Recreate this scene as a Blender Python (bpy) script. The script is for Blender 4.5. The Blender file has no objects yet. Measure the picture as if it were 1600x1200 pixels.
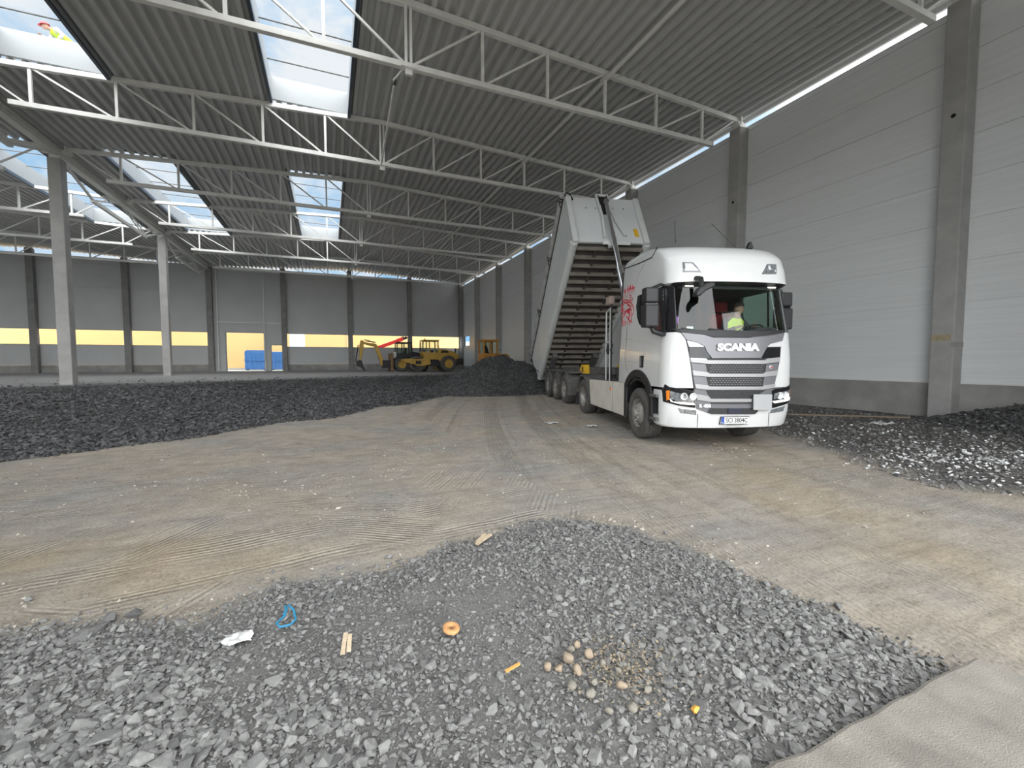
import bpy, bmesh, math, random
import numpy as np
from mathutils import Vector, Matrix
random.seed(7)
RNG = np.random.default_rng(11)
COL = bpy.context.scene.collection
SC = bpy.context.scene
PI = math.pi

# ------------------------------------------------------------------ materials
def mat(name, col, rough=.6, metal=0.0, var=.0, scale=4.0, bump=0.0, bscale=40.0, spec=.5, emit=None, estr=1.0, stretch=None, coat=0.0):
    m = bpy.data.materials.new(name); m.use_nodes = True
    nt = m.node_tree; b = nt.nodes['Principled BSDF']
    b.inputs['Roughness'].default_value = rough
    b.inputs['Metallic'].default_value = metal
    b.inputs['Specular IOR Level'].default_value = spec
    b.inputs['Coat Weight'].default_value = coat
    b.inputs['Base Color'].default_value = (*col, 1)
    if emit:
        b.inputs['Emission Color'].default_value = (*emit, 1); b.inputs['Emission Strength'].default_value = estr
    if var or bump:
        tc = nt.nodes.new('ShaderNodeTexCoord'); vec = tc.outputs['Object']
        if stretch:
            mp = nt.nodes.new('ShaderNodeMapping'); mp.inputs['Scale'].default_value = stretch
            nt.links.new(vec, mp.inputs['Vector']); vec = mp.outputs['Vector']
    if var:
        n = nt.nodes.new('ShaderNodeTexNoise'); n.inputs['Scale'].default_value = scale; n.inputs['Detail'].default_value = 6
        nt.links.new(vec, n.inputs['Vector'])
        r = nt.nodes.new('ShaderNodeValToRGB')
        r.color_ramp.elements[0].position = .3; r.color_ramp.elements[1].position = .7
        r.color_ramp.elements[0].color = (*[c * (1 - var) for c in col], 1)
        r.color_ramp.elements[1].color = (*[min(1, c * (1 + var)) for c in col], 1)
        nt.links.new(n.outputs['Fac'], r.inputs['Fac']); nt.links.new(r.outputs['Color'], b.inputs['Base Color'])
    if bump:
        n2 = nt.nodes.new('ShaderNodeTexNoise'); n2.inputs['Scale'].default_value = bscale; n2.inputs['Detail'].default_value = 5
        nt.links.new(vec, n2.inputs['Vector'])
        bp = nt.nodes.new('ShaderNodeBump'); bp.inputs['Strength'].default_value = bump; bp.inputs['Distance'].default_value = .02
        nt.links.new(n2.outputs['Fac'], bp.inputs['Height']); nt.links.new(bp.outputs['Normal'], b.inputs['Normal'])
    return m

def glass(name, tint, refl=1.0, rough=0.0):
    m = bpy.data.materials.new(name); m.use_nodes = True; nt = m.node_tree
    for n in list(nt.nodes): nt.nodes.remove(n)
    o = nt.nodes.new('ShaderNodeOutputMaterial'); mx = nt.nodes.new('ShaderNodeMixShader')
    t = nt.nodes.new('ShaderNodeBsdfTransparent'); t.inputs['Color'].default_value = (*tint, 1)
    g = nt.nodes.new('ShaderNodeBsdfGlossy'); g.inputs['Roughness'].default_value = rough
    f = nt.nodes.new('ShaderNodeFresnel'); f.inputs['IOR'].default_value = 1.5
    k = nt.nodes.new('ShaderNodeMath'); k.operation = 'MULTIPLY'; k.inputs[1].default_value = refl; k.use_clamp = True
    ge = nt.nodes.new('ShaderNodeNewGeometry'); iv = nt.nodes.new('ShaderNodeMath'); iv.operation = 'SUBTRACT'; iv.inputs[0].default_value = 1.0
    k2 = nt.nodes.new('ShaderNodeMath'); k2.operation = 'MULTIPLY'                    # mirror only on the outer face of a pane, no total reflection inside it
    nt.links.new(ge.outputs['Backfacing'], iv.inputs[1]); nt.links.new(f.outputs[0], k.inputs[0])
    nt.links.new(k.outputs[0], k2.inputs[0]); nt.links.new(iv.outputs[0], k2.inputs[1]); nt.links.new(k2.outputs[0], mx.inputs[0])
    nt.links.new(t.outputs[0], mx.inputs[1]); nt.links.new(g.outputs[0], mx.inputs[2]); nt.links.new(mx.outputs[0], o.inputs[0])
    return m

M = {}
M['steel_white'] = mat('painted white steel', (.80, .80, .77), .45, var=.06, scale=3)
M['deck'] = mat('galvanised roof deck', (.60, .605, .60), .5, .05, var=.03, scale=1.2)
M['flash'] = mat('dark blue edge flashing', (.05, .07, .10), .4)
M['curb'] = mat('white skylight curb', (.33, .35, .36), .5, var=.03, scale=1)
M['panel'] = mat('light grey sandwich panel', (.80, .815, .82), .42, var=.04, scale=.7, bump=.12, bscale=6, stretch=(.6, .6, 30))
M['panel_shaded'] = mat('grey sandwich panel', (.54, .55, .55), .5, var=.04, scale=.6)  # darker copy of the right wall's panel, back-of-hall shade in its colour
M['concrete_shaded'] = mat('shaded column concrete', (.27, .267, .257), .85, var=.15, scale=2, bump=.2, bscale=30)  # column concrete darkened to paint in the shade along the back wall
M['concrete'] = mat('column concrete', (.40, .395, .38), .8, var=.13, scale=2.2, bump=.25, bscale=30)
M['plinth'] = mat('plinth concrete', (.33, .325, .31), .85, var=.22, scale=1.3, bump=.3, bscale=25)
M['slab'] = mat('dusty concrete slab', (.205, .19, .165), .9, var=.22, scale=5, bump=.35, bscale=150)
M['stucco'] = mat('yellow rendered facade', (.66, .44, .19), .85, var=.03, scale=.4)
M['white'] = mat('white truck paint', (.66, .67, .67), .22, coat=.5, var=.02, scale=2)
M['dirtywhite'] = mat('dusty white paint', (.64, .61, .55), .45, var=.10, scale=2.5)
M['greyp'] = mat('dark silver grey paint', (.19, .19, .205), .35, .3)
M['silver'] = mat('silver grille paint', (.42, .42, .43), .35, .35)
M['black'] = mat('black plastic', (.018, .018, .02), .5)
M['blackg'] = mat('gloss black', (.012, .012, .014), .15)
M['rubber'] = mat('dusty tyre rubber', (.085, .08, .075), .85, var=.25, scale=8, bump=.2, bscale=60)
M['rim'] = mat('dusty steel rim', (.30, .29, .27), .5, .4, var=.2, scale=12)
M['chassis'] = mat('dusty chassis steel', (.10, .098, .095), .7, var=.3, scale=5)
M['tipgrey'] = mat('grey tipper paint', (.60, .625, .63), .4, var=.05, scale=1.2)
M['tiplight'] = mat('pale grey tipper trim', (.58, .60, .59), .42, var=.06, scale=2)
M['floorrib'] = mat('dusty tipper floor steel', (.20, .18, .155), .6, .2, var=.25, scale=3)
M['floorplate'] = mat('dark tipper underside', (.06, .054, .048), .7, var=.3, scale=2)
M['chrome'] = mat('chromed cylinder', (.75, .76, .78), .12, 1.0)
M['lens'] = mat('headlamp lens', (.45, .48, .5), .08, .7, var=.5, scale=30)
M['lamp'] = mat('lit daytime lamp', (.9, .9, .85), .3, emit=(1, .97, .85), estr=1.0)
M['amber'] = mat('amber lens', (.75, .22, .02), .25)
M['red'] = mat('red decal film', (.55, .03, .05), .4)
M['seatred'] = mat('red seat fabric', (.22, .008, .015), .8)
M['plate'] = mat('number plate white', (.78, .80, .78), .35)
M['ink'] = mat('number plate ink', (.02, .02, .02), .5)
M['euro'] = mat('number plate blue', (.02, .07, .35), .4)
M['badge'] = mat('bright badge metal', (.82, .83, .84), .28, .35)
M['hazard'] = mat('flat grey plate', (.40, .41, .42), .6)
M['mesh'] = mat('grille mesh', (.03, .03, .032), .55, var=.5, scale=60)
M['yellow'] = mat('machine yellow', (.50, .31, .055), .45, var=.10, scale=3)
M['orange'] = mat('faded orange machine paint', (.50, .23, .04), .55, var=.15, scale=3)
M['warn'] = mat('yellow warning paint', (.70, .42, .02), .5)
M['redpaint'] = mat('red boom paint', (.70, .03, .03), .4)
M['blue'] = mat('blue container paint', (.05, .17, .42), .45, var=.08, scale=2)
M['skin'] = mat('skin', (.42, .25, .18), .55)
M['hair'] = mat('dark hair', (.04, .03, .025), .7)
M['hivis'] = mat('hi-vis yellow cloth', (.62, .80, .06), .7)
M['cloth'] = mat('grey work cloth', (.42, .43, .44), .85)
M['darkcloth'] = mat('dark work cloth', (.06, .065, .08), .85)
M['helmet'] = mat('red helmet', (.70, .06, .07), .35)
M['windshield'] = glass('windscreen glass', (.88, .93, .91), 1.25)
M['sideglass'] = glass('tinted side glass', (.66, .78, .73), 1.0)
M['clearglass'] = glass('machine cab glass', (.88, .92, .90), 1.0)
M['wood'] = mat('splintered pine', (.46, .37, .26), .8, var=.2, scale=20, stretch=(1, 8, 1))
M['tan'] = mat('tan cobble', (.27, .215, .155), .85, var=.2, scale=12, bump=.2)
M['bluerope'] = mat('blue rope', (.02, .17, .30), .7)
M['plasticbag'] = mat('white plastic scrap', (.55, .56, .55), .5)
M['bark'] = mat('orange wood ring', (.42, .22, .09), .75, var=.3, scale=15)
M['rope'] = mat('thin steel wire', (.55, .55, .53), .5, .2)

# ------------------------------------------------------------------ mesh builder
class MB:
    def __init__(s): s.v = []; s.f = []; s.mi = []; s.sm = []
    def add(s, v, f, mi=0, sm=False):
        o = len(s.v); s.v += [tuple(p) for p in v]
        for q in f: s.f.append([i + o for i in q]); s.mi.append(mi); s.sm.append(sm)
        return s
    def box(s, c, d, R=None, mi=0):
        x, y, z = d[0] / 2, d[1] / 2, d[2] / 2
        p = [Vector(q) for q in ((-x, -y, -z), (x, -y, -z), (x, y, -z), (-x, y, -z), (-x, -y, z), (x, -y, z), (x, y, z), (-x, y, z))]
        if R: p = [R @ q for q in p]
        c = Vector(c)
        return s.add([q + c for q in p], [(0, 3, 2, 1), (4, 5, 6, 7), (0, 1, 5, 4), (1, 2, 6, 5), (2, 3, 7, 6), (3, 0, 4, 7)], mi)
    def span(s, a, b, mi=0):
        return s.box([(a[i] + b[i]) / 2 for i in range(3)], [abs(b[i] - a[i]) for i in range(3)], mi=mi)
    def bar(s, a, b, w, h, up=(0, 0, 1), mi=0):
        a, b = Vector(a), Vector(b); d = (b - a); L = d.length; d.normalize()
        u = Vector(up)
        if abs(d.dot(u)) > .99: u = Vector((1, 0, 0))
        x = d.cross(u).normalized(); z = x.cross(d)
        R = Matrix((x, d, z)).transposed()
        return s.box((a + b) / 2, (w, L, h), R, mi)
    def tube(s, a, b, r, n=10, r2=None, mi=0, cap=True):
        return s.path([a, b], r, n, r2, mi, cap)
    def path(s, P, r, n=8, r2=None, mi=0, cap=True, closed=False):
        P = [Vector(p) for p in P]; r2 = r if r2 is None else r2
        rings = []; up = None
        for i, p in enumerate(P):
            if closed: t = P[(i + 1) % len(P)] - P[i - 1]
            else: t = (P[min(i + 1, len(P) - 1)] - P[max(i - 1, 0)])
            t.normalize()
            if up is None: up = Vector((0, 0, 1)) if abs(t.z) < .95 else Vector((1, 0, 0))
            x = t.cross(up).normalized(); y = x.cross(t); up = y
            k = i / max(1, len(P) - 1); rr = r + (r2 - r) * k
            rings.append([p + (x * math.cos(2 * PI * j / n) + y * math.sin(2 * PI * j / n)) * rr for j in range(n)])
        v = [q for R in rings for q in R]; f = []
        m = len(P)
        for i in range(m if closed else m - 1):
            for j in range(n):
                a, b = i * n + j, i * n + (j + 1) % n
                c, d = ((i + 1) % m) * n + (j + 1) % n, ((i + 1) % m) * n + j
                f.append((a, b, c, d))
        s.add(v, f, mi, True)
        if cap and not closed:
            s.add(rings[0], [tuple(range(n))[::-1]], mi); s.add(rings[-1], [tuple(range(n))], mi)
        return s
    def prism(s, poly, ax, a, b, mi=0):
        """polygon in the two axes other than ax, extruded from a to b along ax"""
        o = {'x': (1, 2, 0), 'y': (0, 2, 1), 'z': (0, 1, 2)}[ax]
        def P(q, t):
            r = [0, 0, 0]; r[o[0]] = q[0]; r[o[1]] = q[1]; r[o[2]] = t; return r
        n = len(poly)
        v = [P(q, a) for q in poly] + [P(q, b) for q in poly]
        f = [tuple(range(n)), tuple(range(n, 2 * n))[::-1]] + [(i, i + n, (i + 1) % n + n, (i + 1) % n) for i in range(n)]
        return s.add(v, f, mi)
    def lathe(s, prof, c, ax, n=32, mi=0, sm=True):
        """prof: (radius, height along ax)"""
        c = Vector(c); ax = Vector(ax).normalized()
        u = ax.cross(Vector((0, 0, 1))) if abs(ax.z) < .9 else ax.cross(Vector((1, 0, 0)))
        u.normalize(); w = ax.cross(u)
        v = []; f = []
        for r, h in prof:
            for j in range(n):
                t = 2 * PI * j / n
                v.append(c + ax * h + (u * math.cos(t) + w * math.sin(t)) * r)
        for i in range(len(prof) - 1):
            for j in range(n):
                f.append((i * n + j, i * n + (j + 1) % n, (i + 1) * n + (j + 1) % n, (i + 1) * n + j))
        return s.add(v, f, mi, sm)
    def sphere(s, c, r, n=14, mi=0, sc=(1, 1, 1)):
        prof = [(max(1e-4, math.sin(PI * i / (n // 2))) * r, -math.cos(PI * i / (n // 2)) * r) for i in range(n // 2 + 1)]
        k = len(s.v); s.lathe(prof, (0, 0, 0), (0, 0, 1), n, mi)
        for i in range(k, len(s.v)): s.v[i] = tuple(s.v[i][j] * sc[j] + c[j] for j in range(3))
        return s
    def build(s, name, m, parent=None, bevel=0, smooth=None, xf=None, seg=2):
        me = bpy.data.meshes.new(name)
        me.from_pydata(s.v, [], s.f)
        for x in (m if isinstance(m, (list, tuple)) else [m]): me.materials.append(x)
        me.polygons.foreach_set('material_index', s.mi)
        me.polygons.foreach_set('use_smooth', s.sm if smooth is None else [smooth] * len(s.f))
        bm = bmesh.new(); bm.from_mesh(me)
        bmesh.ops.recalc_face_normals(bm, faces=bm.faces)
        bm.to_mesh(me); bm.free()
        if xf is not None: me.transform(xf)
        me.update()
        o = bpy.data.objects.new(name, me); COL.objects.link(o)
        if parent: o.parent = parent
        if bevel:
            b = o.modifiers.new('edge', 'BEVEL'); b.width = bevel; b.segments = seg; b.limit_method = 'ANGLE'; b.angle_limit = .6
        return o

def thing(name, label, cat, loc=(0, 0, 0), rz=0, group=None):
    o = bpy.data.objects.new(name, None); COL.objects.link(o); o.empty_display_size = .2
    o.location = loc; o.rotation_euler = (0, 0, rz); o['label'] = label; o['category'] = cat
    if group: o['group'] = group
    return o
def tag(o, label, cat, group=None, kind=None):
    o['label'] = label; o['category'] = cat
    if group: o['group'] = group
    if kind: o['kind'] = kind
    return o
def struct(o, label=None):
    o['kind'] = 'structure'
    if label: o['label'] = label
    return o
def baked(o):
    """apply modifiers without operators"""
    dg = bpy.context.evaluated_depsgraph_get()
    me = bpy.data.meshes.new_from_object(o.evaluated_get(dg)); o.modifiers.clear()
    old = o.data; o.data = me; bpy.data.meshes.remove(old)
    return o
def cut(o, cutters):
    for c in cutters:
        m = o.modifiers.new('cut', 'BOOLEAN'); m.operation = 'DIFFERENCE'; m.solver = 'EXACT'; m.object = c
    baked(o)
    for c in cutters: bpy.data.objects.remove(c)
    return o
def text(s, size, mat_, parent, mtx, name='lettering', bold=0.0, sx=1.0, ext=.004, align='CENTER'):
    cu = bpy.data.curves.new(name, 'FONT'); cu.body = s; cu.size = size; cu.extrude = ext; cu.offset = bold
    cu.align_x = align; cu.align_y = 'CENTER'; cu.resolution_u = 3
    t = bpy.data.objects.new(name, cu); COL.objects.link(t)
    dg = bpy.context.evaluated_depsgraph_get()
    me = bpy.data.meshes.new_from_object(t.evaluated_get(dg))
    bpy.data.objects.remove(t); bpy.data.curves.remove(cu)
    me.transform(Matrix.Diagonal((sx, 1, 1, 1))); me.transform(mtx)
    me.materials.clear(); me.materials.append(mat_)
    o = bpy.data.objects.new(name, me); COL.objects.link(o)
    if parent: o.parent = parent
    return o
def np_mesh(name, V, F, m, mi=None):
    """fast mesh from numpy verts and triangles"""
    me = bpy.data.meshes.new(name)
    me.vertices.add(len(V)); me.vertices.foreach_set('co', V.astype(np.float32).ravel())
    k = F.shape[1]
    me.loops.add(F.size); me.loops.foreach_set('vertex_index', F.astype(np.int32).ravel())
    me.polygons.add(len(F)); me.polygons.foreach_set('loop_start', np.arange(0, F.size, k, dtype=np.int32))
    for x in (m if isinstance(m, (list, tuple)) else [m]): me.materials.append(x)
    if mi is not None: me.polygons.foreach_set('material_index', mi.astype(np.int32))
    me.update(calc_edges=True)
    me.polygons.foreach_set('use_smooth', np.zeros(len(F), bool))
    o = bpy.data.objects.new(name, me); COL.objects.link(o)
    return o

# ------------------------------------------------------------------ camera
cd = bpy.data.cameras.new('camera'); cam = bpy.data.objects.new('camera', cd); COL.objects.link(cam)
cd.sensor_width = 36; cd.lens = 36 * 677.98 / 1600; cd.clip_start = .05; cd.clip_end = 600
yw, pt, rl = math.radians(22.805), math.radians(3.086), math.radians(-.076)
dh = Vector((math.sin(yw), math.cos(yw), 0)); lh = Vector((math.cos(yw), -math.sin(yw), 0)); zh = Vector((0, 0, 1))
fw = dh * math.cos(pt) - zh * math.sin(pt); up0 = zh * math.cos(pt) + dh * math.sin(pt)
Rv = lh * math.cos(rl) + up0 * math.sin(rl); Uv = up0 * math.cos(rl) - lh * math.sin(rl)
cam.matrix_world = Matrix(((Rv.x, Uv.x, -fw.x, 0), (Rv.y, Uv.y, -fw.y, 0), (Rv.z, Uv.z, -fw.z, 1.6), (0, 0, 0, 1)))
SC.camera = cam
SC.view_settings.view_transform = 'Standard'; SC.view_settings.look = 'None'
SC.view_settings.exposure = 0.32; SC.view_settings.gamma = 1.0
SC.cycles.use_denoising = True
SC.cycles.max_bounces = 10; SC.cycles.diffuse_bounces = 6; SC.cycles.transparent_max_bounces = 12
SC.cycles.sample_clamp_indirect = 8.0

# ------------------------------------------------------------------ sky
w = bpy.data.worlds.new('sky'); SC.world = w; w.use_nodes = True; nt = w.node_tree
bg = nt.nodes['Background']
tc = nt.nodes.new('ShaderNodeTexCoord')
mp = nt.nodes.new('ShaderNodeMapping'); mp.inputs['Scale'].default_value = (1, 1, 1.7); nt.links.new(tc.outputs['Generated'], mp.inputs['Vector'])
nz = nt.nodes.new('ShaderNodeTexNoise'); nz.inputs['Scale'].default_value = 5.5; nz.inputs['Detail'].default_value = 9; nz.inputs['Roughness'].default_value = .62; nz.inputs['Distortion'].default_value = .25
nt.links.new(mp.outputs['Vector'], nz.inputs['Vector'])
cr = nt.nodes.new('ShaderNodeValToRGB')
cr.color_ramp.elements[0].position = .33; cr.color_ramp.elements[0].color = (.30, .58, .88, 1)
cr.color_ramp.elements[1].position = .58; cr.color_ramp.elements[1].color = (.86, .91, .95, 1)
nt.links.new(nz.outputs['Fac'], cr.inputs['Fac'])
# sky brightness added overhead and behind the camera to fill the hall
dt = nt.nodes.new('ShaderNodeVectorMath'); dt.operation = 'DOT_PRODUCT'; dt.inputs[1].default_value = Vector((0, -1, .6)).normalized()
nt.links.new(tc.outputs['Generated'], dt.inputs[0])
mr = nt.nodes.new('ShaderNodeMapRange'); mr.interpolation_type = 'SMOOTHSTEP'
mr.inputs['From Min'].default_value = -.45; mr.inputs['From Max'].default_value = .90; mr.inputs['To Min'].default_value = .78; mr.inputs['To Max'].default_value = 5.2
nt.links.new(dt.outputs['Value'], mr.inputs['Value'])
wm = nt.nodes.new('ShaderNodeMix'); wm.data_type = 'RGBA'; wm.inputs['B'].default_value = (1.0, .945, .875, 1)
wf = nt.nodes.new('ShaderNodeMapRange'); wf.inputs['From Min'].default_value = -.30; wf.inputs['From Max'].default_value = .4; wf.inputs['To Max'].default_value = .6
nt.links.new(dt.outputs['Value'], wf.inputs['Value']); nt.links.new(wf.outputs['Result'], wm.inputs['Factor']); nt.links.new(cr.outputs['Color'], wm.inputs['A'])
nt.links.new(wm.outputs['Result'], bg.inputs['Color']); nt.links.new(mr.outputs['Result'], bg.inputs['Strength'])
# ================================================================== the hall
XR, XM, XL = 15.72, 2.294, -11.2
XM2 = XL - (XM - XL); XLL = XL - 2 * (XM - XL)          # ridge and far wall of the second bay
Y0, DY = 6.336, 6.7616
TY = lambda i: Y0 + i * DY
YB = TY(7)
SL = .0436
ZD = lambda x: 11.90 - SL * min(abs(x - XM), abs(x - XM2))   # underside of the deck ribs

# ---- ground ------------------------------------------------------------------
FG = [(-7, 3.75), (-5, 3.62), (-3.2, 3.55), (-1.84, 3.49), (-1.53, 3.42), (-1.22, 3.33), (-.83, 3.2), (-.58, 3.37), (-.4, 3.48), (-.01, 3.37), (.3, 3.34), (.55, 3.41), (.86, 3.6), (1.3, 3.71), (1.82, 3.83), (2.23, 3.66), (2.54, 3.26), (2.68, 2.75), (2.79, 2.46), (2.8, 2.13), (2.86, 1.88), (2.92, 1.73), (2.87, 1.5), (2.90, 1.31), (2.95, .9), (1.65, .8), (-7, .8)]
MIDX = [-30, -14, -8, -4.86, -4.24, -3.53, -2.63, -1.66, -1.2, .06, 1.51, 2.68, 4.16, 5.2, 7.5, 10, 13, 17]
MIDY = [3.0, 5.5, 7.6, 9.44, 9.79, 10.28, 10.7, 11.95, 12.7, 13.1, 15.4, 16.15, 18.37, 19.6, 19.8, 20.4, 21.5, 23]
RIGHT = [(9.6, 9), (9.25, 6.84), (8.32, 5.01), (7.04, 3.8), (7.1, 3.22), (7.3, 2.6), (7.9, 1.9), (9, 1.2), (16, .2), (16, 19), (11.5, 19), (10.2, 13)]
HEAPS = [(7.55, 20.9, 2.95, 1.50), (10.75, 19.6, 2.3, 1.15), (14.9, 4.35, 2.0, .55), (9.0, 22.2, 1.9, 1.0)]
def inside(poly, X, Y):
    r = np.zeros(X.shape, bool); n = len(poly)
    for i in range(n):
        (x1, y1), (x2, y2) = poly[i], poly[(i + 1) % n]
        if y1 == y2: continue
        c = ((y1 > Y) != (y2 > Y)) & (X < (x2 - x1) * (Y - y1) / (y2 - y1) + x1)
        r ^= c
    return r
def sdist(poly, X, Y):
    d = np.full(X.shape, 1e9); n = len(poly)
    for i in range(n):
        (x1, y1), (x2, y2) = poly[i], poly[(i + 1) % n]
        ex, ey = x2 - x1, y2 - y1
        t = np.clip(((X - x1) * ex + (Y - y1) * ey) / (ex * ex + ey * ey + 1e-12), 0, 1)
        d = np.minimum(d, np.hypot(X - x1 - t * ex, Y - y1 - t * ey))
    return np.where(inside(poly, X, Y), d, -d)
def sstep(a, b, x):
    t = np.clip((x - a) / (b - a), 0, 1); return t * t * (3 - 2 * t)
class VN:                                                     # smooth value noise
    def __init__(s, seed): s.g = np.random.default_rng(seed).random((256, 256))
    def __call__(s, x, y):
        xi, yi = np.floor(x).astype(int), np.floor(y).astype(int); fx, fy = x - xi, y - yi
        fx = fx * fx * (3 - 2 * fx); fy = fy * fy * (3 - 2 * fy); g = s.g
        a = g[xi % 256, yi % 256]; b = g[(xi + 1) % 256, yi % 256]; c = g[xi % 256, (yi + 1) % 256]; d = g[(xi + 1) % 256, (yi + 1) % 256]
        return (a * (1 - fx) + b * fx) * (1 - fy) + (c * (1 - fx) + d * fx) * fy
N1, N2, N3 = VN(1), VN(2), VN(3)
def mid_d(X, Y):
    return (Y - np.interp(X, MIDX, MIDY) - .35 * (N1(X * .9 + 9, Y * .9) - .5)) * .85
def ground(X, Y, heaps=True):
    X, Y = np.asarray(X, float), np.asarray(Y, float)
    d = mid_d(X, Y)
    z = .10 * sstep(-.05, .7, d) + .42 * sstep(.3, 8, d)
    z = z + .06 * sstep(0, .5, sdist(FG, X, Y) + .12 * (N2(X * 3, Y * 3) - .5))
    z = z + .09 * sstep(0, 2, sdist(RIGHT, X, Y)) * (1 - sstep(13.5, 15.2, X))
    z = z + .09 * np.exp(-(((X - 8.4) / 2.2) ** 2 + ((Y - 14.6) / 3.2) ** 2))
    z = z + .03 * (N1(X * .7, Y * .7) - .5) + .012 * (N2(X * 4, Y * 4) - .5)
    z = z + .025 * (N3(X * 1.9 + Y * 1.1, Y * .3) - .5) * (1 - sstep(-1, 0, d))
    if heaps:
        for hx, hy, r, h in HEAPS:
            q = np.hypot(X - hx, Y - hy) * (1 + .22 * (N2(X * 1.1 + 5, Y * 1.1) - .5))
            hh = np.clip(1 - q / r, 0, 1); hh = np.where(hh > .8, .8 + (hh - .8) * .5, hh) / .9
            z = z + h * hh * (1 + .08 * (N3(X * 3, Y * 3) - .5))
    return z
def gz1(x, y): return float(ground(np.array([x]), np.array([y]))[0])
def axis(segs):
    a = []
    for s0, s1, st in segs: a += list(np.arange(s0, s1, st))
    return np.array(a + [segs[-1][1]])
gx = axis([(-40, -14, .8), (-14, -6, .25), (-6, -3.5, .12), (-3.5, 8, .045), (8, 12, .09), (12, 16.2, .15)])
gy = axis([(-.9, .7, .3), (.7, 5.5, .045), (5.5, 10, .09), (10, 25, .12), (25, 35, .4), (35, 54.6, .9)])
GX, GY = np.meshgrid(gx, gy); GZ = ground(GX, GY)
nx, ny = len(gx), len(gy)
idx = np.arange(nx * ny).reshape(ny, nx)
FQ = np.stack([idx[:-1, :-1], idx[:-1, 1:], idx[1:, 1:], idx[1:, :-1]], -1).reshape(-1, 4)

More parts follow.
